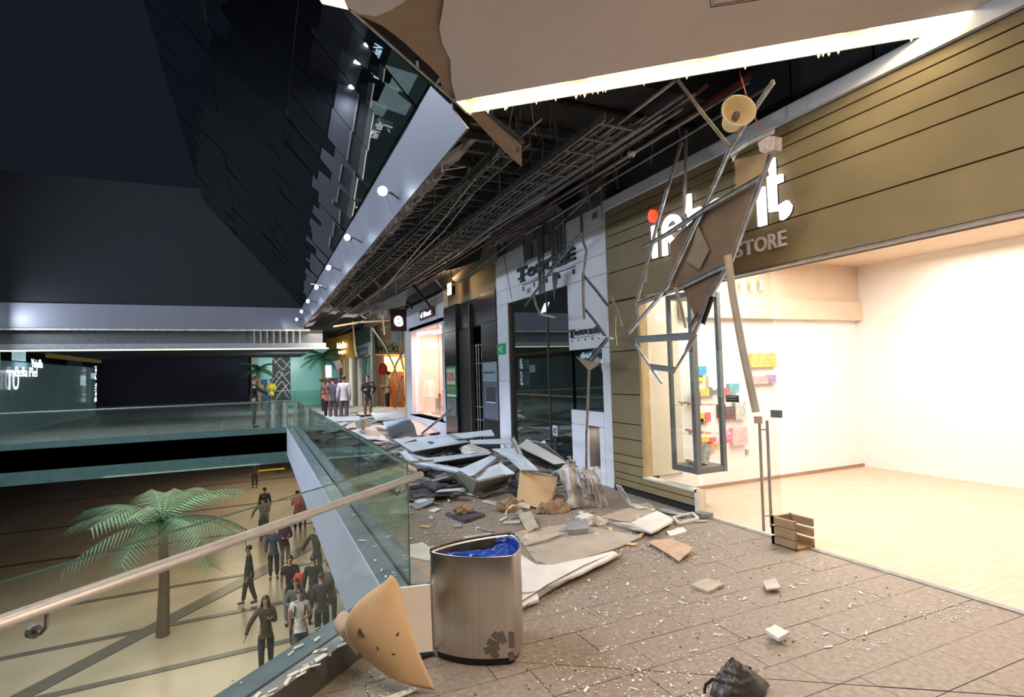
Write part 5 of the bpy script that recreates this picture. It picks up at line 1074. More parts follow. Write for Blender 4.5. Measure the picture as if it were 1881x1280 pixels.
# pieces near
board([(851, 934, .035), (891, 943, .035), (853, 956, .035), (818, 942, .035)], darktile, 'black slab lying flat with a heap of brown paper on it', .03, 'slab', 'dark_slab')
dk = [((752, 872), (775, 868), (800, 884), (772, 905), (752, 902)), ((760, 880), (806, 876), (832, 884), (800, 900)), ((790, 868), (835, 866), (838, 880), (806, 880)), ((752, 900), (790, 895), (812, 905), (760, 914)), ((800, 842), (833, 850), (838, 862), (806, 860))]
for i, q in enumerate(dk):
    h = .06+.05*(i % 3); board([(a, b, h+.02*(k % 2)) for k, (a, b) in enumerate(q)], darktile, 'dark broken slab in the black heap right of the railing end', .03, 'slab', 'dark_slab', 'dark slabs right of the railing')
rb = [([(752, 925, .02), (785, 912, .06), (798, 920, .05), (765, 935, .02)], coolg, 'grey thin board by the railing glass'),
 ([(757, 918, .05), (795, 910, .06), (798, 916, .05), (770, 924, .05)], coolw, 'small pale board by the railing glass'),
 ([(884, 920, .02), (935, 905, .06), (952, 915, .05), (925, 932, .02)], gypd, 'flat dusty board left of the brown standing board'),
 ([(928, 952, .10), (932, 936, .16), (945, 930, .18), (972, 935, .14), (974, 928, .16), (955, 925, .2), (935, 932, .17), (929, 940, .14)], gyp, 'crumpled pale board at the foot of the brown standing board'),
 ([(952, 946, .03), (975, 938, .08), (990, 968, .05), (968, 976, .02)], mat('beige_box', (.45, .36, .26), .8), 'narrow beige board lying before the brown paper'),
 ([(1041, 958, .07), (1078, 956, .07), (1081, 970, .07), (1043, 973, .07)], coolg, 'small grey box shaped block on the floor'),
 ([(1056, 949, .03), (1078, 941, .06), (1092, 946, .04), (1070, 953, .03)], gyp, 'small white scrap behind the grey block'),
 ([(1155, 961, .02), (1206, 938, .06), (1236, 952, .06), (1233, 958, .05), (1195, 977, .09)], gyp, 'square white board raised on one side near the olive base'),
 ([(1115, 958, .02), (1160, 960, .05), (1195, 977, .07), (1150, 968, .02)], gypd, 'dusty strip under the raised white board'),
 ([(1100, 950, .012), (1190, 922, .012), (1205, 936, .015), (1158, 958, .02)], mat('tan_sheet', (.40, .31, .23), .9, var=.1), 'large tan sheet lying flat before the olive base'),
 ([(1215, 932, .03), (1262, 944, .03), (1255, 948, .03), (1212, 937, .03)], coolg, 'thin grey strip beside the olive base'),
 ([(1223, 975, .02), (1255, 968, .03), (1262, 975, .02), (1232, 984, .015)], gyp, 'small white scrap before the empty frame'),
 ([(1190, 995, .03), (1230, 988, .05), (1273, 1006, .06), (1247, 1030, .03)], mat('pink_board', (.48, .32, .22), .85, var=.12), 'reddish tan board lying near the middle of the floor'),
 ([(1270, 1073, .025), (1300, 1061, .03), (1330, 1073, .03), (1300, 1086, .02)], mat('beige_tile', (.42, .35, .28), .85, var=.12), 'loose square tile lying alone on the bare floor'),
 ([(945, 978, .012), (1040, 962, .012), (1180, 985, .02), (1120, 1010, .02), (1020, 1040, .02), (985, 1030, .012)], mat('dirty_board', (.34, .28, .22), .9, c2=(.44, .37, .29), scale=3), 'large dirty brown board lying behind the bin'),
 ([(942, 1008, .04), (990, 1040, .03), (1010, 1038, .04), (1125, 1012, .06), (1135, 1016, .07), (1070, 1050, .07), (985, 1085, .05), (942, 1090, .03)], gyp, 'big white gypsum sheet right of the bin'),
 ([(752, 1000, .03), (775, 995, .03), (792, 1008, .05), (792, 1030, .04), (752, 1022, .03)], gyp, 'white gypsum sheet left of the bin'),
 ([(752, 1022, .02), (792, 1032, .03), (790, 1075, .02), (752, 1052, .02)], mat('tan_sheet', (.40, .31, .23), .9, var=.1), 'tan sheet piece between the glass and the bin'),
 ([(946, 1096, .05), (985, 1086, .05), (990, 1100, .05), (950, 1116, .04)], gyp, 'small white board stub beside the bin'),
 ([(1405, 1155, .06), (1423, 1146, .06), (1450, 1160, .06), (1430, 1172, .06)], gyp, 'white board corner at the right edge'),
 ([(1401, 1067, .04), (1423, 1060, .04), (1435, 1078, .04), (1408, 1082, .04)], gypd, 'dusty board corner at the right edge'),
 ([(850, 985, .03), (900, 978, .03), (905, 983, .03), (858, 991, .03)], gypd, 'thin board splinter behind the bin'),
 ([(1130, 890, .30), (1140, 893, .3), (1160, 925, .05), (1190, 932, .03), (1170, 934, .02), (1150, 925, .05)], coolw, 'thin pale strip leaning at the corner of the olive front')]
for pts, mt, lab in rb: board(rag_poly(pts, 1.3, 3, len(lab)), mt, lab, .05 if 'block' in lab else (.02 if 'tile' in lab or 'white' in lab else .012))
# cracked ledge along the big white sheet: layered dark gap
m_ = MB(); m_.chan([at(952, 1118, Z=.03), at(1010, 1080, Z=.04), at(1075, 1045, Z=.05), at(1140, 1018, Z=.03)], .05, .02, (-.2, -.5, .8)); tag(m_.build('broken_channel', steeld), 'broken dark channel along the edge of the big white sheet', 'channel')
m_ = MB(); m_.chan([at(965, 1000, Z=.03), at(1000, 990, Z=.04), at(1030, 980, Z=.03)], .05, .02, (0, 0, 1)); tag(m_.build('wood_strip', gyp), 'crumbly cream strip lying behind the bin', 'strip')
# empty frame
fr = thing('small_frame', 'small empty cream frame lying against the olive base', 'frame', at(1260, 952, Z=.02))
q = [at(1237, 950, Z=.03), at(1272, 942, Z=.03), at(1283, 952, Z=.03), at(1247, 961, Z=.03)]
for a, b in zip(q, q[1:]+q[:1]):
    m_ = MB(); m_.tube([a, b], .014, 4); m_.build('side', gyp, fr)
# crumpled paper and plastic
def crumple(c, rx, ry, h, mt, lab, seed, cat='paper', name='crumpled_paper', n=22):
    m_ = MB()
    def fn(u, v):
        a = 2*pi*v; r = sin(pi*u*.5); w1 = noise.noise(V((cos(a)*2.4*r+seed, sin(a)*2.4*r, u*2)))
        w2 = abs(noise.noise(V((cos(a)*6*r+seed, sin(a)*6*r, u*5))))
        k = 1+.45*w1
        return (c.x+rx*r*cos(a)*k, c.y+ry*r*sin(a)*k, max(.003, c.z+h*cos(pi*u*.5)*(1+w1)+h*.5*(w2-.2)))
    m_.grid(fn, n, n*2); return tag(m_.build(name, mt), lab, cat)
crumple(at(848, 940, Z=.04), .13, .10, .06, brownpaper, 'small heap of brown paper on the black slab', 1)
crumple(at(938, 936, Z=.0), .18, .15, .10, brownpaper, 'crumpled brown paper left of the standing brown board', 5)
crumple(at(1018, 938, Z=.0), .22, .14, .10, brownpaper, 'crumpled brown paper under the grey plastic sheet', 8)
crumple(at(1095, 962, Z=.0), .12, .10, .06, mat('clear_plastic', (.50, .42, .35), .25, c2=(.62, .54, .46), scale=8, bump=.3), 'crumpled clear plastic beside the grey block', 12, 'plastic', 'plastic_scrap')
crumple(at(975, 992, Z=.0), .09, .05, .05, gyp, 'lump of cream plaster behind the bin', 14, 'plaster', 'plaster_lump', 12)
plast = mat('plastic_film', (.28, .25, .23), .3, c2=(.54, .50, .47), scale=7, bump=.5)
m_ = MB()
def film(u, v):
    # a sheet thrown over the top of the brown board: v across, u from the back over the crest and down the front
    cr_ = at(1022+70*v, 866-12*sin(v*pi*2.2), Y=6.25-.12*v); top = max(.30, cr_.z)
    if u < .3: q = V((cr_.x+.03*sin(v*9), cr_.y+.25*(.3-u)/.3, top-.10*(.3-u)/.3))
    else:
        f = (u-.3)/.7; q = V((cr_.x-.04*f+.05*sin(v*17+f*2)*f, cr_.y-.06-.22*f+.05*sin(v*23)*(.3+f), top*(1-f)**.85*(1-.1*sin(v*12))+.012))
    w_ = noise.noise(V((v*7, u*4, 1)))*.05+noise.noise(V((v*22, u*9, 4)))*.025
    return (q.x+w_*.7, q.y+w_, max(.01, q.z+w_*.6))
m_.grid(film, 34, 44)
tag(m_.build('plastic_sheet', plast, smooth=True), 'bunched grey plastic sheet draped over the rubble beside the brown board', 'plastic sheet')
m_ = MB()
m_.grid(lambda u, v: tuple(V((at(1040+22*v, 858, Y=6.35))).lerp(at(1046, 838, Y=6.4), u)+V((.04*noise.noise(V((u*5, v*6, 2))), .06*noise.noise(V((u*4, v*9, 7))), .03*noise.noise(V((u*9, v*5, 3)))))), 12, 16)
tag(m_.build('plastic_tuft', plast, smooth=True), 'pointed tuft of grey plastic standing above the draped sheet', 'plastic')
m_ = MB()
def fold2(u, v):
    a = at(1066+16*v, 862, Y=6.05); b = at(1088+18*v, 930, Z=.012); q = a.lerp(b, u); w_ = noise.noise(V((v*6, u*5, 9)))*.04
    return (q.x+w_, q.y+w_-.06*sin(u*pi), max(.01, q.z+.08*sin(u*pi)+w_))
m_.grid(fold2, 18, 12); tag(m_.build('plastic_fold', plast, smooth=True), 'trailing fold of grey plastic reaching the floor', 'plastic sheet')
# general small rubble in the pile: boards and splinters, each a piece
r_ = random.Random(5)
kinds = [coolg, coolw, gypd, gyp, darktile, steeld]
def scatter(n_, xr, yr, s0, s1, mts, lab, grp, zmax=.03, name='rubble_piece', cat='rubble'):
    for k in range(n_):
        for _ in range(20):
            x = r_.uniform(*xr); y = r_.uniform(*yr)
            if x < 4.38 and x > 1.2: break
        a = r_.uniform(0, pi); L_ = r_.uniform(s0, s1); W_ = L_*r_.uniform(.15, .6); wr = W_/L_; z = r_.uniform(.004, zmax); tl = r_.uniform(-.25, .25)*min(1, zmax*8)
        u = V((cos(a), sin(a), 0)); v = V((-sin(a), cos(a), 0)); c = V((x, y, z))
        q = [c-u*L_/2-v*W_/2*r_.uniform(.6, 1.2), c+u*L_/2*r_.uniform(.7, 1.1)-v*W_/2, c+u*L_/2+v*W_/2*r_.uniform(.5, 1.1), c-u*L_/2*r_.uniform(.7, 1)+v*W_/2]
        for i_, w_ in enumerate(q): w_.z = max(.003, w_.z+(tl*L_ if i_ in (1, 2) else 0))
        m_ = MB(); m_.slab(q, .01); mt_ = r_.choice(mts); tone = {'board_grey': 'grey', 'board_coolwhite': 'pale', 'gypsum_dusty': 'dusty', 'dark_slab': 'black', 'dull_steel': 'steel coloured', 'dusty_steel': 'dusty steel', 'gypsum_white': 'white', 'kraft_paper_face': 'brown'}.get(mt_.name, 'grey')
        size = 'small' if L_ < s0+(s1-s0)*.33 else ('middling' if L_ < s0+(s1-s0)*.66 else 'large'); shp = 'sliver' if wr < .25 else ('strip' if wr < .42 else 'chunk')
        lat = 'by the railing' if x < 2.0 else ('left of the middle' if x < 2.8 else ('right of the middle' if x < 3.6 else 'by the shop fronts'))
        dep = ['nearest', 'nearer', 'farther', 'farthest'][min(3, int((y-yr[0])/(yr[1]-yr[0])*4))]
        tag(m_.build(name, mt_), '%s %s %s %s, %s row of the %s' % (size, tone, shp, lat, dep, lab), cat, grp)
scatter(60, (1.4, 4.3), (7.2, 10.5), .12, .5, [coolg, coolw, gypd, darktile], 'main pile', 'broken pieces in the main pile', .30)
scatter(55, (1.3, 4.3), (10.5, 17), .2, .9, [coolg, coolw, coolw, gypd, steeld], 'pink window rubble', 'broken pieces farther up the corridor', .14)
scatter(60, (1.4, 4.6), (17, 27), .3, 1.3, [coolw, coolg, gypd, steelw], 'far shop rubble', 'broken pieces before the far shops', .10)
for k in range(34):      # bent channels and slats poking out of the pile
    x = r_.uniform(1.5, 4.2); y = r_.uniform(7.4, 11); a = r_.uniform(0, 2*pi); L_ = r_.uniform(.3, 1.0); z = r_.uniform(.05, .30)
    p = V((x, y, z)); q = p+V((cos(a)*L_, sin(a)*L_, r_.uniform(-.04, .18))); q.x = min(4.4, max(1.2, q.x)); q.z = max(.02, q.z)
    m_ = MB(); m_.chan([p, (p+q)/2+V((0, 0, r_.uniform(-.02, .03))), q], r_.uniform(.03, .06), .025, (r_.uniform(-1, 1), -.3, .8)); mt_ = [steelw, coolg, steeld][k % 3]
    tag(m_.build('metal_channel', mt_), '%s %s channel poking out of the main pile, %s, %s' % ('short' if L_ < .6 else 'long', ['dusty', 'grey', 'dark'][k % 3], 'by the railing' if x < 2.2 else ('in the middle' if x < 3.3 else 'by the shop glass'), 'near side' if y < 8.6 else ('halfway back' if y < 9.8 else 'far side')), 'channel', 'channels in the main pile')
scatter(22, (1.25, 2.6), (7.2, 9.3), .25, .6, [darktile, darktile, mat('dark_board2', (.05, .05, .05), .8)], 'black heap', 'dark pieces right of the railing', .16)
scatter(26, (3.3, 4.36), (6.4, 8.4), .1, .35, [coolg, gypd, gyp], 'white front rubble', 'broken pieces at the foot of the white front', .15)
scatter(75, (1.3, 4.3), (4.4, 7.4), .05, .20, [gyp, gypd, kraft, coolg], 'littered open floor', 'small plaster pieces on the floor', .01)
# blue glossy curved panel and folded white boxes
def curved(p, q, h, bow, mt, lab, cat='panel', name='curved_panel'):
    m_ = MB()
    def fn(u, v): 
        b = p+(q-p)*v; return tuple(b+V((0, bow*cos(u*pi/2), h*sin(u*pi/2))))
    m_.grid(fn, 12, 10); o = m_.build(name, mt, smooth=True, solid=.01); return tag(o, lab, cat)
bm_ = mat('blue_gloss', (.48, .64, .80), .25, c2=(.54, .70, .86), scale=1)
P = [at(703, 775, Z=.55), at(752, 770, Z=.60), at(760, 782, Z=.40), at(765, 797, Z=.15), at(716, 808, Z=.10), at(708, 792, Z=.40)]
m_ = MB()
def blf(u, v):
    top = P[0].lerp(P[1], v); mid = P[5].lerp(P[2], v); bot = P[4].lerp(P[3], v)
    a = top.lerp(mid, u); b = mid.lerp(bot, u); q = a.lerp(b, u); return (q.x, q.y-.04*sin(pi*u), q.z+.05*sin(pi*u))
m_.grid(blf, 14, 12); tag(m_.build('blue_panel', bm_, smooth=True, solid=.01), 'glossy light blue curved panel in the rubble before the pink window', 'panel')
board([(652, 775, .5), (664, 773, .52), (664, 786, .2), (655, 788, .2)], coolw, 'white face of a folded board left of the blue panel')
board([(665, 770, .6), (671, 772, .58), (674, 782, .3), (668, 792, .05), (663, 790, .05)], kraft, 'brown upright scrap between the folded white boards')
board([(672, 772, .55), (685, 769, .58), (684, 780, .35), (675, 787, .2)], coolw, 'white face of a folded board touching the blue panel')
board([(640, 790, .1), (690, 787, .2), (712, 806, .1), (665, 806, .05)], coolw, 'pale flat board before the folded white boards')
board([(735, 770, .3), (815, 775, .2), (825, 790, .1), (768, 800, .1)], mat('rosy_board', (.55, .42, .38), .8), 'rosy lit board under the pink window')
for i, (a, b, c, d) in enumerate([((575, 757), (640, 750), (690, 752), (600, 764)), ((640, 745), (745, 748), (760, 757), (660, 762)), ((680, 758), (742, 757), (752, 768), (690, 772)), ((575, 766), (660, 764), (660, 772), (590, 774))]):
    board([(a[0], a[1], .25), (b[0], b[1], .3), (c[0], c[1], .2), (d[0], d[1], .1)], [coolg, gypd, coolw, coolw][i], ['farthest', 'second farthest', 'third farthest', 'nearest'][i]+' of the long fallen panels around the group of people')
# brown faced board curled over the near kerb
kb = [at(719, 1068, Z=.52), at(617, 1141, Z=.34), at(657, 1190, Z=.20), at(800, 1266, Z=.02), at(735, 1085, Z=.47)]
m_ = MB()
def cur(u, v):
    # u: from the left rolled edge to the right edge, v: along
    L0 = at(719, 1068, Z=.52); L1 = at(626, 1130, Z=.40); L2 = at(655, 1188, Z=.20)
    R0 = at(731, 1078, Z=.50); R1 = at(757, 1180, Z=.26); R2 = at(800, 1266, Z=.02)
    def bz(a, b, c, t): return a*(1-t)**2+b*2*t*(1-t)+c*t*t
    l = bz(L0, L1*1.0+(L1-(L0+L2)/2)*.5, L2, v); r = bz(R0, R1, R2, v)
    q = l.lerp(r, u); q = q+V((-.015, -.012, .06))*sin(pi*u)*(1-v)*.8+V((-.015, -.045, -.025))*sin(pi*u)*v
    return tuple(q)
m_.grid(cur, 20, 24); o = m_.build('curled_board', [kraft], smooth=True, solid=-.012); tag(o, 'brown faced board curled over the kerb left of the bin, dotted with dark spots', 'board')
m_ = MB(); rl = []
def roll(u, v):
    p = at(617, 1141, Z=.34).lerp(at(660, 1192, Z=.19), u); a = -.6+v*4.4; return tuple(p+V((.035, .03, -.02))+V((-.035, -.028, .0))*cos(a)*1.3+V((0, 0, .045))*sin(a)*(1.2-.3*u))
m_.grid(roll, 14, 16); tag(m_.build('rolled_edge', gyp, smooth=True), 'rolled up pale edge of the curled brown board', 'board edge')
sp = MB()
for (px, py, s_) in [(665, 1162, .020), (731, 1164, .009), (697, 1188, .010), (722, 1198, .009), (676, 1111, .004), (724, 1117, .003), (652, 1127, .003), (755, 1235, .004), (695, 1086, .003), (679, 1097, .003)]:
    d = ray(px, py); 
    # nearest grid point of the curled sheet in view direction
    best = min(((V(cur(i/20, j/24))-V((0, 0, EYE))) for i in range(21) for j in range(25)), key=lambda w_: (w_.normalized()-d.normalized()).length)
    q = V((0, 0, EYE))+best+(-d.normalized())*.012
    e1a = d.normalized().orthogonal(); e2a = d.normalized().cross(e1a); pts = [q+(e1a*cos(k*pi/4)+e2a*sin(k*pi/4))*s_*r_.uniform(.7, 1.3) for k in range(8)]
    sp.slab(pts, .004)
WORLD[o.name] = o.location.copy(); sp.build('dark_spot', mat('mould_spot', (.06, .05, .02), .9), o)['kind'] = 'stuff'
board([(733, 1080, .42), (790, 1074, .42), (795, 1196, .05), (758, 1200, .05)], mat('board_cream', (.88, .80, .70), .8, var=.04), 'white board leaning between the curled board and the bin', .02)
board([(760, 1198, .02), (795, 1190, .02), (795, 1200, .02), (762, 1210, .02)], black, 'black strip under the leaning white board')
ms = thing('perforated_strip', 'pale metal strip with holes lying at the bottom left', 'strip', at(735, 1272, Z=.02))
m_ = MB(); m_.slab([at(700, 1282, Z=.02), at(762, 1261, Z=.02), at(766, 1266, Z=.02), at(708, 1290, Z=.02)], .006); m_.build('strip_body', gyp, ms)
m_ = MB()
for (a, b) in ((748, 1268), (758, 1265), (735, 1273)):
    c = at(a, b, Z=.028); m_.tube([c, c+V((0, 0, .001))], .004, 8)
m_.build('hole', black, ms)
# dark bag bottom right, wooden crate at the right edge
m_ = MB(); q = at(1325, 1262, Z=.0)
m_.grid(lambda u, v: (q.x+(.16*u*cos(2*pi*v)+.04*u)*(1+.3*noise.noise(V((cos(2*pi*v)*3, sin(2*pi*v)*3, u)))), q.y-.08+.10*u*sin(2*pi*v), .16*(1-u)**.7+.02+.02*noise.noise(V((u*9, v*14, 1)))), 16, 26)
bg = tag(m_.build('bag', mat('bag_black', (.02, .018, .016), .4, c2=(.05, .045, .04), scale=8, bump=.4), smooth=True), 'black bag lying at the bottom right', 'bag')
m_ = MB(); m_.tube([at(1294, 1272, Z=.08), at(1296, 1258, Z=.12), at(1310, 1247, Z=.15), at(1318, 1250, Z=.14)], .008, 6); m_.build('handle', black, bg) if False else tag(m_.build('strap', black), 'loop strap of the black bag at the bottom right', 'strap')
cr = thing('wooden_crate', 'small brown wooden crate at the right edge by the shop door', 'crate', at(1440, 1000, Z=0))
c = at(1418, 1000, Z=0)
for k, z in enumerate((.0, .09, .18)):
    m_ = MB(); m_.box((c.x+.0, c.y-.25, z+.01), (c.x+.03, c.y, z+.08)); m_.box((c.x+.0, c.y-.03, z+.01), (c.x+.25, c.y, z+.08)); m_.box((c.x+.22, c.y-.25, z+.01), (c.x+.25, c.y, z+.08)); m_.build('slat', mat('crate_wood', (.30, .19, .10), .7, var=.2), cr)
m_ = MB(); m_.box((c.x, c.y-.25, 0), (c.x+.25, c.y, .02)); m_.build('bottom', mat('crate_wood', (.30, .19, .10), .7, var=.2), cr)
# --- fine chips: nobody could count them
m_ = MB(); r_ = random.Random(21); cnt = 0
while cnt < 8000:
    x = r_.uniform(.5, 4.4); y = 2.2+8.5*r_.random()**1.4
    if (x-y < K_IN+.02 and y < 4.07) or (y >= 4.07 and x < XK_IN): continue
    d = noise.noise(V((x*1.3, y*1.3, 5)))
    if r_.random() > .45+d*1.4: continue
    s_ = r_.uniform(.002, .007)*(1.9 if r_.random() < .10 else 1); a = r_.uniform(0, pi); as_ = r_.uniform(.25, .8)
    u = V((cos(a), sin(a), 0))*s_; v = V((-sin(a), cos(a), 0))*s_*as_; c = V((x, y, .0012))
    m_.prism([c-u-v*.7, c+u*.8-v, c+u+v*.8, c-u*.6+v], (0, 0, .003)); cnt += 1
tag(m_.build('plaster_chips', chip), 'fine white plaster chips strewn over the tiled floor', 'plaster chips', kind='stuff')
m_ = MB(); cnt = 0
while cnt < 420:
    x = r_.uniform(.5, 4.4); y = r_.uniform(2.2, 8.0)
    if (x-y < K_IN+.02 and y < 4.07) or (y >= 4.07 and x < XK_IN): continue
    s_ = r_.uniform(.002, .008); a = r_.uniform(0, pi); u = V((cos(a), sin(a), 0))*s_; v = V((-sin(a), cos(a), 0))*s_*.7; c = V((x, y, .0012))
    m_.prism([c-u-v, c+u-v*.6, c+u*.7+v, c-u+v*.8], (0, 0, .004)); cnt += 1
tag(m_.build('dark_grit', mat('grit', (.09, .07, .05), .9)), 'dark grit strewn over the tiled floor', 'grit', kind='stuff')
# larger splinters, single pieces
for k in range(90):
    for _ in range(50):
        x = r_.uniform(.7, 4.3); y = r_.uniform(2.3, 5.2)
        if x-y > K_IN+.1 and (V((x, y, 0))-cen).length > .42 and r_.random() < .5+noise.noise(V((x*1.3, y*1.3, 5))): break
    L_ = r_.uniform(.014, .035); W_ = L_*r_.uniform(.12, .4); a = r_.gauss(.5, .7); u = V((cos(a), sin(a), 0))*L_; v = V((-sin(a), cos(a), 0))*W_; c = V((x, y, .003))
    m_ = MB(); m_.prism([c-u-v*.4, c+u*.8-v, c+u+v*.3, c-u*.5+v], (0, 0, .005)); tag(m_.build('splinter', chip), 'white plaster splinter lying on the bare tiles', 'splinter', 'plaster splinters on the floor')
# scraps on the near kerb
for k in range(34):
    f = r_.uniform(-.1, .62); off = r_.uniform(.03, .13) if r_.random() < .75 else r_.uniform(-.2, -.05)
    c = rail_pt(f*.9, off, .158); L_ = r_.uniform(.01, .05); a = r_.gauss(.8, .5); u = V((cos(a), sin(a), 0))*L_; v = V((-sin(a), cos(a), 0))*L_*r_.uniform(.15, .5)
    m_ = MB(); m_.prism([c-u-v*.4, c+u*.8-v, c+u+v*.3, c-u*.5+v], (0, 0, .004)); tag(m_.build('splinter', chip), 'white plaster flake lying on the near kerb', 'splinter', 'plaster flakes on the near kerb')
for k in range(22):
    c = V((r_.choice([.85, .92, 1.03, 1.08]), 4.3+r_.random()**1.6*3.5, .158)); L_ = r_.uniform(.01, .05); a = r_.uniform(0, pi); u = V((cos(a), sin(a), 0))*L_; v = V((-sin(a), cos(a), 0))*L_*r_.uniform(.2, .5)
    m_ = MB(); m_.prism([c-u-v*.4, c+u*.8-v, c+u+v*.3, c-u*.5+v], (0, 0, .004)); tag(m_.build('splinter', chip), 'white plaster flake on the kerb behind the corner glass', 'splinter', 'plaster flakes behind the corner glass')
# yellow tape in the hall, ribbed steel unit, palms
m_ = MB(); m_.box((-.1, 38, -3.9), (1.4, 38.02, -3.8)); tag(m_.build('barrier_tape', mat('tape_yellow', (.6, .42, .03), .5)), 'yellow barrier tape across the far end of the lower hall', 'tape')
t = thing('ribbed_bin', 'ribbed steel unit standing behind the far railing', 'steel unit', (.55, 21.0, 0))
for k in range(4):
    m_ = MB(); x = .25+k*.19; m_.tube([(x, 21, .02), (x, 21, .95)], .08, 10); m_.build('cylinder', steelw if k % 2 else greyfr, t)
def palm(x, y, z0, h, fr_len, nfr, lab, seed):
    rr = random.Random(seed); t = thing('palm_tree', lab, 'palm', (x, y, z0))
    m_ = MB(); m_.tube([(x, y, z0), (x+.04, y, z0+h*.5), (x, y+.03, z0+h)], [.16, .12, .10], 10); m_.build('trunk', mat('palm_trunk', (.10, .07, .04), .9, c2=(.17, .12, .07), scale=10), t)
    gm = mat('palm_green', (.012, .06, .03), .5, c2=(.03, .11, .055), scale=5)
    for k in range(nfr):
        a = 2*pi*k/nfr+rr.uniform(-.2, .2); el = rr.uniform(-.1, 1.2); m_ = MB(); pts = []
        for i in range(9):
            s = i/8*fr_len; pts.append(V((x+cos(a)*s*cos(el*(1-i/16)), y+sin(a)*s*cos(el*(1-i/16)), z0+h+sin(el)*s-.55*(i/8)**2*fr_len)))
        m_.tube(pts, [.02*(1-i/9)+.004 for i in range(9)], 4)
        for i in range(1, 9):
            tdir = (pts[i]-pts[i-1]).normalized(); sd = tdir.cross(V((0, 0, 1))).normalized()
            for j in range(3):
                b = pts[i-1].lerp(pts[i], j/3); ll = fr_len*.34*(1.1-abs(i-4)/8)
                for s in (-1, 1):
                    tip = b+sd*s*ll*.75+tdir*ll*.5+V((0, 0, -ll*.35)); w_ = tdir*.03
                    m_.add([b-w_, b+w_, tip], [(0, 1, 2)])
        m_.build('frond', gm, t)
palm(3.35, 34.0, 0, 2.9, 1.25, 16, 'green palm standing in front of the turquoise front', 3)
palm(-.05, 33.5, 0, 2.2, 1.1, 12, 'dark palm at the left before the pale column', 4)
palm(-2.35, 17.5, -4.9, 2.9, 2.2, 16, 'dark palm rising from the lower hall at the left edge', 6)

# =================================================================== PEOPLE
skin_a = mat('skin_tan', (.42, .24, .16), .6, var=.05); skin_b = mat('skin_light', (.55, .34, .25), .6, var=.05)
hair_k = mat('hair_black', (.010, .008, .007), .5); eyem = mat('eye_dark', (.02, .015, .012), .3); shoe_k = mat('shoe_black', (.012, .012, .012), .5)
def skinned(name, nodes, edges, root, mt, parent, sub=1):
    me = bpy.data.meshes.new(name); keys = list(nodes); me.from_pydata([nodes[k][:3] for k in keys], [(keys.index(a), keys.index(b)) for a, b in edges], [])
    me.materials.append(mt); o = bpy.data.objects.new(name, me); COL.objects.link(o); o.parent = parent
    me.attributes.new('skin_vertex_radii', 'FLOAT_VECTOR', 'POINT') if False else None
    sm = o.modifiers.new('skin', 'SKIN'); sm.use_smooth_shade = True
    bm = bmesh.new(); bm.from_mesh(me); lay = bm.verts.layers.skin.verify(); bm.verts.ensure_lookup_table()
    for i, k in enumerate(keys):
        r = nodes[k][3]; bm.verts[i][lay].radius = r if isinstance(r, tuple) else (r, r); bm.verts[i][lay].use_root = (k == root)
    bm.to_mesh(me); bm.free()
    s = o.modifiers.new('sub', 'SUBSURF'); s.levels = sub; s.render_levels = sub
    return o
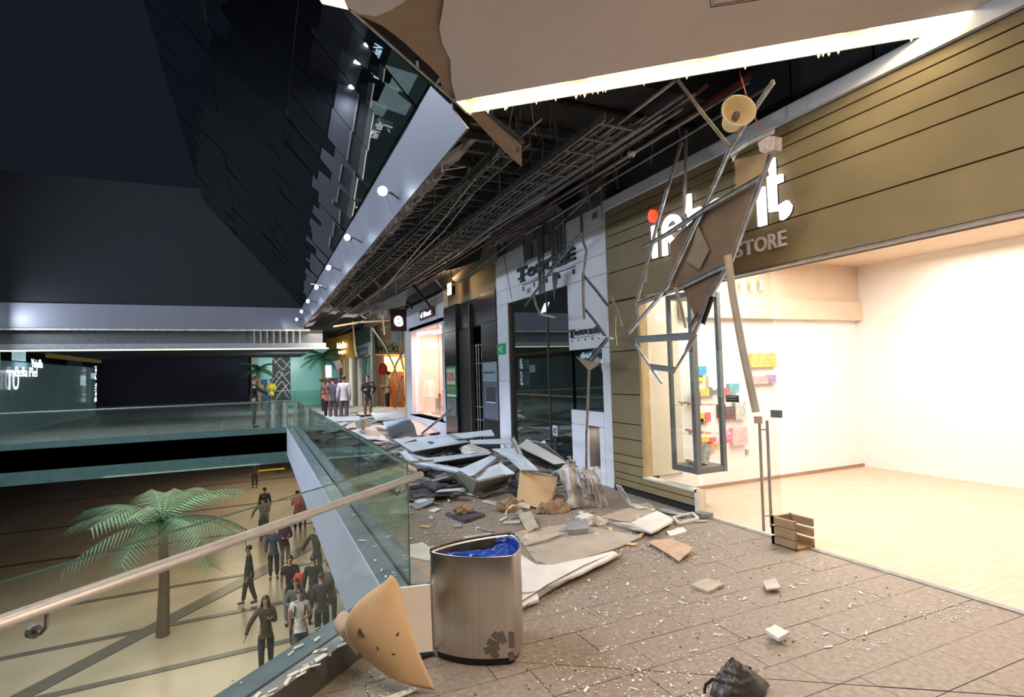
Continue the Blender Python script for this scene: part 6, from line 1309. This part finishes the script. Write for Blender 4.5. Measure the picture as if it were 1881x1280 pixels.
def person(x, y, z, face, label, h=1.70, top=(.3, .3, .3), legs=(.1, .1, .1), hair='short', stride=.0, arms=('down', 'down'), sleeve='long', lean=0.0, head_turn=0.0, skin=None, vest=None, bag=None, jacket=None, hat=None, group=None, fingers=True, look=0.0):
    skin = skin or skin_a; k = h/1.70
    t = thing('person', label, 'person', (x, y, z), group, face)     # local +Y is the way they face
    R = lambda px, py, pz: (px*k, py*k, pz*k)
    ln = lean
    J = {}
    def N(n, px, py, pz, r): J[n] = (*R(px, py+ln*max(0, pz-.9), pz), r*k if not isinstance(r, tuple) else (r[0]*k, r[1]*k))
    N('pel', 0, 0, .93, .10); N('spi', 0, 0, 1.08, .092); N('che', 0, 0, 1.28, .12); N('nek', 0, .0, 1.44, .052); N('nk2', 0, .015, 1.50, .05)
    for s, nm in ((-1, 'L'), (1, 'R')):
        st = stride*s
        N('hip'+nm, .09*s, 0, .88, .088); N('kne'+nm, .10*s, st*.30+.02, .48, .058); N('ank'+nm, .10*s, st*.55 if st > 0 else st*.6, .085+(.05 if st < 0 else 0), .036); N('toe'+nm, .11*s, (st*.55 if st > 0 else st*.6)+.13, .035, .032)
        N('sho'+nm, .165*s, 0, 1.385, .062)
        ar = arms[0 if s < 0 else 1]
        el, wr = {'down': ((.215, -.02, 1.10), (.235, .05, .86)), 'swing': ((.22, .10, 1.12), (.22, .27, .95)), 'back': ((.22, -.12, 1.12), (.22, -.17, .88)),
                  'bent': ((.22, .0, 1.11), (.10, .22, 1.13)), 'phone': ((.21, .06, 1.12), (.09, .26, 1.26)), 'hips': ((.30, -.07, 1.13), (.17, .02, .98)),
                  'reach': ((.28, .22, 1.22), (.34, .46, 1.10)), 'crossed': ((.22, .04, 1.12), (-.04, .19, 1.16)), 'behind': ((.25, -.10, 1.12), (.06, -.18, .98)), 'wide': ((.34, .05, 1.14), (.42, .12, .92)), 'up': ((.25, .12, 1.30), (.14, .22, 1.50))}[ar]
        N('elb'+nm, el[0]*s, el[1], el[2], .043); N('wri'+nm, wr[0]*s, wr[1], wr[2], .028)
        # hand
        E_ = V(J['elb'+nm][:3]); W_ = V(J['wri'+nm][:3]); f = (W_-E_).normalized(); side = f.cross(V((0, 1, 0) if abs(f.y) < .8 else (0, 0, 1))).normalized()*s
        pl = W_+f*.05*k; J['pal'+nm] = (*pl, (.030*k, .020*k))
        bend = V((-.25*s, .15, 0))
        if fingers:
            for q, (o_, L_) in enumerate(((-.027, .070), (-.009, .080), (.009, .074), (.026, .058))):
                across = f.cross(side).normalized(); a = pl+f*.03*k+across*o_*k; b = a+f*L_*.55*k; c = b+(f+bend).normalized()*L_*.45*k
                J[f'fa{q}{nm}'] = (*a, .010*k); J[f'fb{q}{nm}'] = (*b, .009*k); J[f'fc{q}{nm}'] = (*c, .007*k)
            across = f.cross(side).normalized(); a = W_+f*.03*k-across*.03*k; b = a+(f-across).normalized()*.035*k; J['ta'+nm] = (*a, .011*k); J['tb'+nm] = (*b, .009*k)
    b = []
    b += [('pel', 'spi'), ('spi', 'che'), ('che', 'nek'), ('nek', 'nk2')]
    for nm in 'LR':
        b += [('pel', 'hip'+nm), ('hip'+nm, 'kne'+nm), ('kne'+nm, 'ank'+nm), ('ank'+nm, 'toe'+nm), ('che', 'sho'+nm), ('sho'+nm, 'elb'+nm), ('elb'+nm, 'wri'+nm), ('wri'+nm, 'pal'+nm)]
        if fingers:
            for q in range(4): b += [('pal'+nm, f'fa{q}{nm}'), (f'fa{q}{nm}', f'fb{q}{nm}'), (f'fb{q}{nm}', f'fc{q}{nm}')]
            b += [('wri'+nm, 'ta'+nm), ('ta'+nm, 'tb'+nm)]
    # head as part of the same skin: crown, skull, jaw, nose
    hy = ln*.65
    N('skb', 0, .02, 1.56, (.066, .072)); N('skm', 0, .01, 1.625, (.078, .088)); N('crn', 0, .0, 1.675, (.055, .065))
    b += [('nk2', 'skb'), ('skb', 'skm'), ('skm', 'crn')]
    body = skinned('body', J, b, 'pel', skin, t)
    hc = V(J['skm'][:3]); 
    def local_ball(name, c, r, mt, sc=(1, 1, 1), nu=8, nv=12, cut=None):
        m_ = MB(); m_.grid(lambda u, v: (c[0]+r*sc[0]*sin(pi*u)*cos(2*pi*v), c[1]+r*sc[1]*sin(pi*u)*sin(2*pi*v), c[2]+r*sc[2]*cos(pi*u)), nu, nv)
        return m_
    def put(m_, name, mt, smooth=True):
        me = bpy.data.meshes.new(name); me.from_pydata([v for v in m_.v], [], m_.f); me.materials.append(mt)
        for p_ in me.polygons: p_.use_smooth = smooth
        o = bpy.data.objects.new(name, me); COL.objects.link(o); o.parent = t; return o
    # face: nose, ears, eyes, mouth
    m_ = local_ball('', hc+V((0, .088*k, -.03*k)), .014*k, skin, (.8, 1.2, 1.5), 5, 8)
    for s in (-1, 1): q = local_ball('', hc+V((.080*k*s, -.002, -.02*k)), .02*k, skin, (.4, .8, 1.3), 5, 8); m_.add(q.v, q.f)
    put(m_, 'nose_and_ears', skin)
    m_ = MB()
    for s in (-1, 1): q = local_ball('', hc+V((.030*k*s, .077*k, -.005*k)), .010*k, eyem, (1.3, .6, .8), 4, 8); m_.add(q.v, q.f)
    put(m_, 'eyes', eyem)
    m_ = local_ball('', hc+V((0, .074*k, -.070*k)), .012*k, skin, (1.9, .7, .5), 4, 8); put(m_, 'mouth', mat('lips', (.30, .10, .09), .5))
    # hair cap, longer hair falls behind the shoulders
    if hair != 'none':
        m_ = MB(); lng = (hair == 'long')
        def hf(u, v):
            a = 2*pi*v; ph = u*pi*(.62 if not lng else .60); fr_ = max(0, sin(a))   # front is +Y
            ph *= (1-.42*fr_)
            return (hc.x+.084*k*sin(ph)*cos(a), hc.y-.010*k+.096*k*sin(ph)*sin(a), hc.z+.008*k+.090*k*cos(ph))
        m_.grid(hf, 9, 18)
        if lng:
            def hf2(u, v):
                a = pi+pi*v if False else pi*(1.0+v); q = 1+.15*sin(u*3); z = hc.z-.02*k-.30*k*u
                return (hc.x+.092*k*q*cos(a)*(1+.15*u), hc.y-.005*k+.10*k*sin(a)*(1+.1*u), z)
            m_.grid(hf2, 7, 14)
            def hf3(u, v):
                a = -.35+.7*v; return (hc.x+.088*k*cos(a)*1.05, hc.y+.05*k*sin(a)*2, hc.z-.0*k-.22*k*u)
            m_.grid(hf3, 6, 4); m_.grid(lambda u, v: (2*hc.x-hf3(u, v)[0], hf3(u, v)[1], hf3(u, v)[2]), 6, 4)
        put(m_, 'hair', hair_k)
    if hat:
        m_ = MB(); m_.grid(lambda u, v: (hc.x+(.10 if u > .4 else .001+.245*u)*k*cos(2*pi*v)*(1 if u < .8 else 1.7), hc.y+(.11 if u > .4 else .001+.27*u)*k*sin(2*pi*v)*(1 if u < .8 else 1.7), hc.z+k*(.13-.02*u-(.08 if u > .6 else 0))), 5, 16); put(m_, 'hat', mat('hat_%.2f' % hat[0], hat, .8))
    # clothes follow the body
    tm = mat('cloth_%.3f_%.3f_%.3f' % top, top, .85, var=.2, scale=12, bump=.1); lm = mat('cloth_%.3f_%.3f_%.3f' % legs, legs, .85, var=.2, scale=12, bump=.1)
    def grow(n, e): 
        q = J[n]; r = q[3]; r = (r, r) if not isinstance(r, tuple) else r; return (q[0], q[1], q[2], (r[0]+e*k, r[1]+e*k))
    C = {n: grow(n, e) for n, e in (('pel', .028), ('spi', .018), ('che', .016), ('nek', .012), ('shoL', .016), ('shoR', .016), ('elbL', .017), ('elbR', .017), ('wriL', .014), ('wriR', .014))}
    C['hem'] = (C['pel'][0], C['pel'][1], C['pel'][2]-.10*k, (.135*k, .135*k)); C['pel'] = (*C['pel'][:3], (.140*k, .140*k))
    e = [('hem', 'pel'), ('pel', 'spi'), ('spi', 'che'), ('che', 'nek'), ('che', 'shoL'), ('che', 'shoR'), ('shoL', 'elbL'), ('shoR', 'elbR')]
    if sleeve == 'long': e += [('elbL', 'wriL'), ('elbR', 'wriR')]
    else:
        for nm in 'LR':
            a = V(C['sho'+nm][:3]); b_ = V(C['elb'+nm][:3]); q = a.lerp(b_, .72); C['elb'+nm] = (*q, (.062*k, .062*k)); del C['wri'+nm]
    skinned('shirt' if not jacket else 'jacket', C, e, 'pel', tm, t)
    Tn = {'wst': (J['pel'][0], J['pel'][1], J['pel'][2]+.07*k, (.112*k, .112*k))}; Tn.update({n: grow(n, e_) for n, e_ in (('pel', .018), ('hipL', .020), ('hipR', .020), ('kneL', .020), ('kneR', .020), ('ankL', .022), ('ankR', .022))})
    skinned('trousers', Tn, [('wst', 'pel'), ('pel', 'hipL'), ('pel', 'hipR'), ('hipL', 'kneL'), ('hipR', 'kneR'), ('kneL', 'ankL'), ('kneR', 'ankR')], 'pel', lm, t)
    for nm in 'LR':
        a = V(J['ank'+nm][:3]); b_ = V(J['toe'+nm][:3]); m_ = MB()
        c0 = V((a.x, a.y-.03*k, 0)); c1 = V((b_.x, b_.y+.02*k, 0)); z0 = a.z-.085*k
        m_.grid(lambda u, v: tuple(c0.lerp(c1, u)+V((.045*k*cos(2*pi*v)*(1-.3*u*u), 0, z0+max(0, (.05-.02*u)*k*(1+sin(2*pi*v)))))), 8, 12)
        m_.add([c0+V((0, -.02*k, z0+.04*k))], []); put(m_, 'shoe', shoe_k)
    if bag == 'backpack':
        m_ = MB(); c = V(J['che'][:3]); m_.grid(lambda u, v: (c.x+.13*k*sin(pi*u)**.5*cos(2*pi*v), c.y-.17*k+.07*k*sin(pi*u)**.5*sin(2*pi*v), c.z-.04*k+.20*k*cos(pi*u)), 8, 14)
        for s in (-1, 1): m_.tube([c+V((.09*s, -.12, .12))*k, c+V((.11*s, .0, .145))*k, c+V((.11*s, .135, .05))*k, c+V((.11*s, .12, -.1))*k, c+V((.12*s, -.08, -.16))*k], .016*k, 6)
        put(m_, 'backpack', black)
    if bag == 'red_jacket':
        m_ = MB(); c = V(J['wriL'][:3])+V((-.03, .02, -.05)); m_.grid(lambda u, v: (c.x-.10+.14*sin(pi*u)**.6*cos(2*pi*v)*(1+.25*sin(5*v*pi+u*4)), c.y+.08*sin(pi*u)**.6*sin(2*pi*v), c.z-.04+.26*cos(pi*u)), 12, 18); put(m_, 'carried_jacket', mat('jacket_red', (.62, .045, .03), .8, var=.2, scale=10))
    if bag == 'phone':
        m_ = MB(); c = V(J['palR'][:3]); m_.box(c+V((-.03, .02, -.02)), c+V((.03, .03, .10))); put(m_, 'phone', black, False)
    if vest:
        m_ = MB()
        c = V(J['spi'][:3]); m_.grid(lambda u, v: (c.x+(.165+.02*u)*k*cos(2*pi*v), c.y+.148*k*sin(2*pi*v), c.z-.12*k+.34*k*u), 4, 20); put(m_, 'safety_vest', mat('vest_yellow', vest, .6))
    return t
def face_to(x, y, tx, ty): return atan2(ty-y, tx-x)-pi/2
def PP(px, py, tgt, label, z=0, **kw):
    q = at(px, py, Z=z); 
    a = {'cam': face_to(q.x, q.y, 0, 0), 'away': face_to(0, 0, q.x, q.y), 'left': face_to(q.x, q.y, q.x-5, q.y), 'right': face_to(q.x, q.y, q.x+5, q.y)}[tgt] if isinstance(tgt, str) else tgt
    return person(q.x, q.y, z, a, label, **kw)
# gallery
PP(632, 774, 'away', 'person in a white shirt and grey trousers seen from behind in the corridor', h=1.72, top=(.62, .58, .62), legs=(.13, .12, .12), arms=('down', 'down'))
PP(612, 773, 'away', 'person in a dark grey shirt with folded arms left of the white shirt', h=1.68, top=(.07, .07, .085), legs=(.12, .09, .09), arms=('crossed', 'bent'), sleeve='short')
PP(603, 770, 'away', 'person in a maroon patterned top beside the railing', h=1.62, top=(.17, .05, .05), legs=(.015, .012, .012), arms=('bent', 'down'), sleeve='short')
PP(594, 764, 'right', 'person in a rust checked shirt at the left of the corridor group', h=1.60, top=(.22, .08, .05), legs=(.02, .02, .02), arms=('bent', 'bent'), hat=(.03, .02, .02))
PP(676, 768, 'cam', 'person in a dark jacket leaning forward before the teal front', h=1.72, top=(.02, .018, .018), legs=(.20, .12, .08), arms=('hips', 'bent'), lean=.12, jacket=True)
PP(713, 756, 'left', 'person in an olive shirt with a dark hat inside the beige shop', h=1.85, top=(.30, .28, .12), legs=(.012, .012, .012), arms=('bent', 'bent'), hat=(.015, .015, .015), sleeve='short')
# dummy with red hood in the beige shop
q = at(705, 748, Y=27.4); t = thing('shop_dummy', 'shop dummy with a red hood and pale coat before the beige shop', 'mannequin', (q.x, q.y, 0))
m_ = MB(); m_.grid(lambda u, v: (q.x+(.16+.12*u)*cos(2*pi*v), q.y+.16*sin(2*pi*v), 1.75-1.45*u), 8, 14); m_.build('coat', mat('coat_pale', (.42, .30, .20), .8), t, smooth=True)
m_ = MB(); m_.grid(lambda u, v: (q.x+.22*sin(pi*u)*cos(2*pi*v), q.y+.20*sin(pi*u)*sin(2*pi*v), 1.98+.34*cos(pi*u)), 8, 14); m_.build('hood', mat('hood_red', (.55, .03, .02), .8), t, smooth=True)
m_ = MB(); m_.tube([(q.x, q.y, 0), (q.x, q.y, .35)], .03, 8); m_.tube([(q.x, q.y, 0), (q.x, q.y, .03)], .18, 14); m_.build('stand', steel, t)
PP(466, 785, 'right', 'person in black reaching out to the far railing at the left edge', h=1.78, top=(.010, .010, .013), legs=(.03, .035, .05), arms=('reach', 'reach'), lean=.05, jacket=True)
PP(499, 752, 'cam', 'person in a yellow safety jacket before the white lattice', h=1.70, top=(.62, .55, .03), legs=(.04, .05, .05), arms=('bent', 'bent'))
PP(477, 752, 'cam', 'person in a yellow safety jacket at the far left beside the palm', h=1.68, top=(.62, .55, .03), legs=(.04, .05, .05), arms=('down', 'down'))
# lower hall
LZ = -4.9
PP(534, 1140, 'cam', 'person in a black t-shirt carrying a bright red jacket in the lower hall', z=LZ, h=1.74, top=(.012, .012, .014), legs=(.16, .15, .14), arms=('bent', 'back'), sleeve='short', stride=.35, bag='red_jacket')
PP(489, 1232, 'cam', 'person with long dark hair and an olive jacket, nearest at the lower left', z=LZ, h=1.66, top=(.055, .05, .032), legs=(.03, .035, .04), hair='long', arms=('phone', 'wide'), stride=.2, jacket=True)
PP(552, 1222, 'cam', 'person in a white t-shirt with a black backpack in the lower hall', z=LZ, h=1.70, top=(.66, .60, .57), legs=(.12, .12, .13), arms=('bent', 'back'), sleeve='short', stride=.2, bag='backpack', skin=skin_b)
PP(545, 1190, 'cam', 'person with glasses and long hair in grey, behind the white t-shirt', z=LZ, h=1.66, top=(.11, .11, .11), legs=(.05, .05, .06), hair='long', arms=('bent', 'bent'))
PP(503, 1062, 'cam', 'person in a blue grey denim jacket and dark trousers in the lower hall', z=LZ, h=1.72, top=(.06, .075, .12), legs=(.02, .02, .025), arms=('down', 'down'), jacket=True)
PP(524, 1042, 'cam', 'person with long hair in a maroon top and pale jeans in the lower hall', z=LZ, h=1.62, top=(.10, .035, .035), legs=(.22, .24, .27), hair='long', arms=('bent', 'bent'))
PP(547, 975, 'away', 'person in a red shirt and black trousers under the handrail', z=LZ, h=1.72, top=(.42, .03, .03), legs=(.012, .012, .012), arms=('bent', 'down'))
PP(556, 968, 'away', 'person in grey trousers half hidden by the slab edge', z=LZ, h=1.66, top=(.25, .18, .15), legs=(.20, .18, .15))
PP(484, 992, 'away', 'person in a dark brown jacket seen over the handrail, in the lower hall', z=LZ, h=1.76, top=(.035, .025, .022), legs=(.02, .02, .02), arms=('wide', 'bent'), jacket=True)
PP(479, 987, 'right', 'child in pale grey beside the dark brown jacket', z=LZ, h=1.15, top=(.38, .38, .36), legs=(.30, .30, .28), fingers=False)
PP(487, 965, 'away', 'person in a dark grey hooded top crossed by the handrail', z=LZ, h=1.70, top=(.05, .05, .055), legs=(.15, .14, .13))
PP(582, 1065, 'away', 'person in black with a red headscarf beside the slab edge', z=LZ, h=1.74, top=(.018, .018, .02), legs=(.02, .02, .02), arms=('wide', 'down'))
PP(577, 1145, 'away', 'person in a long black coat seen from behind beside the slab edge', z=LZ, h=1.80, top=(.010, .010, .012), legs=(.010, .010, .012), arms=('down', 'down'), jacket=True)
PP(592, 1180, 'away', 'person in charcoal in front of the long black coat', z=LZ, h=1.70, top=(.03, .03, .032), legs=(.02, .02, .02))
PP(607, 1150, 'away', 'person in an olive grey coat partly behind the slab edge', z=LZ, h=1.70, top=(.10, .10, .08), legs=(.03, .03, .03), jacket=True)
PP(458, 1110, 'left', 'person in black walking out at the left edge of the lower hall', z=LZ, h=1.70, top=(.03, .03, .035), legs=(.03, .03, .03), stride=.3)
PP(512, 868, 'cam', 'person in black behind the yellow tape at the far end of the hall', z=LZ, h=1.70, top=(.02, .02, .02), legs=(.02, .02, .02))
PP(468, 895, 'cam', 'person in dark clothes by the left palm in the lower hall', z=LZ, h=1.70, top=(.03, .03, .03), legs=(.03, .03, .03))
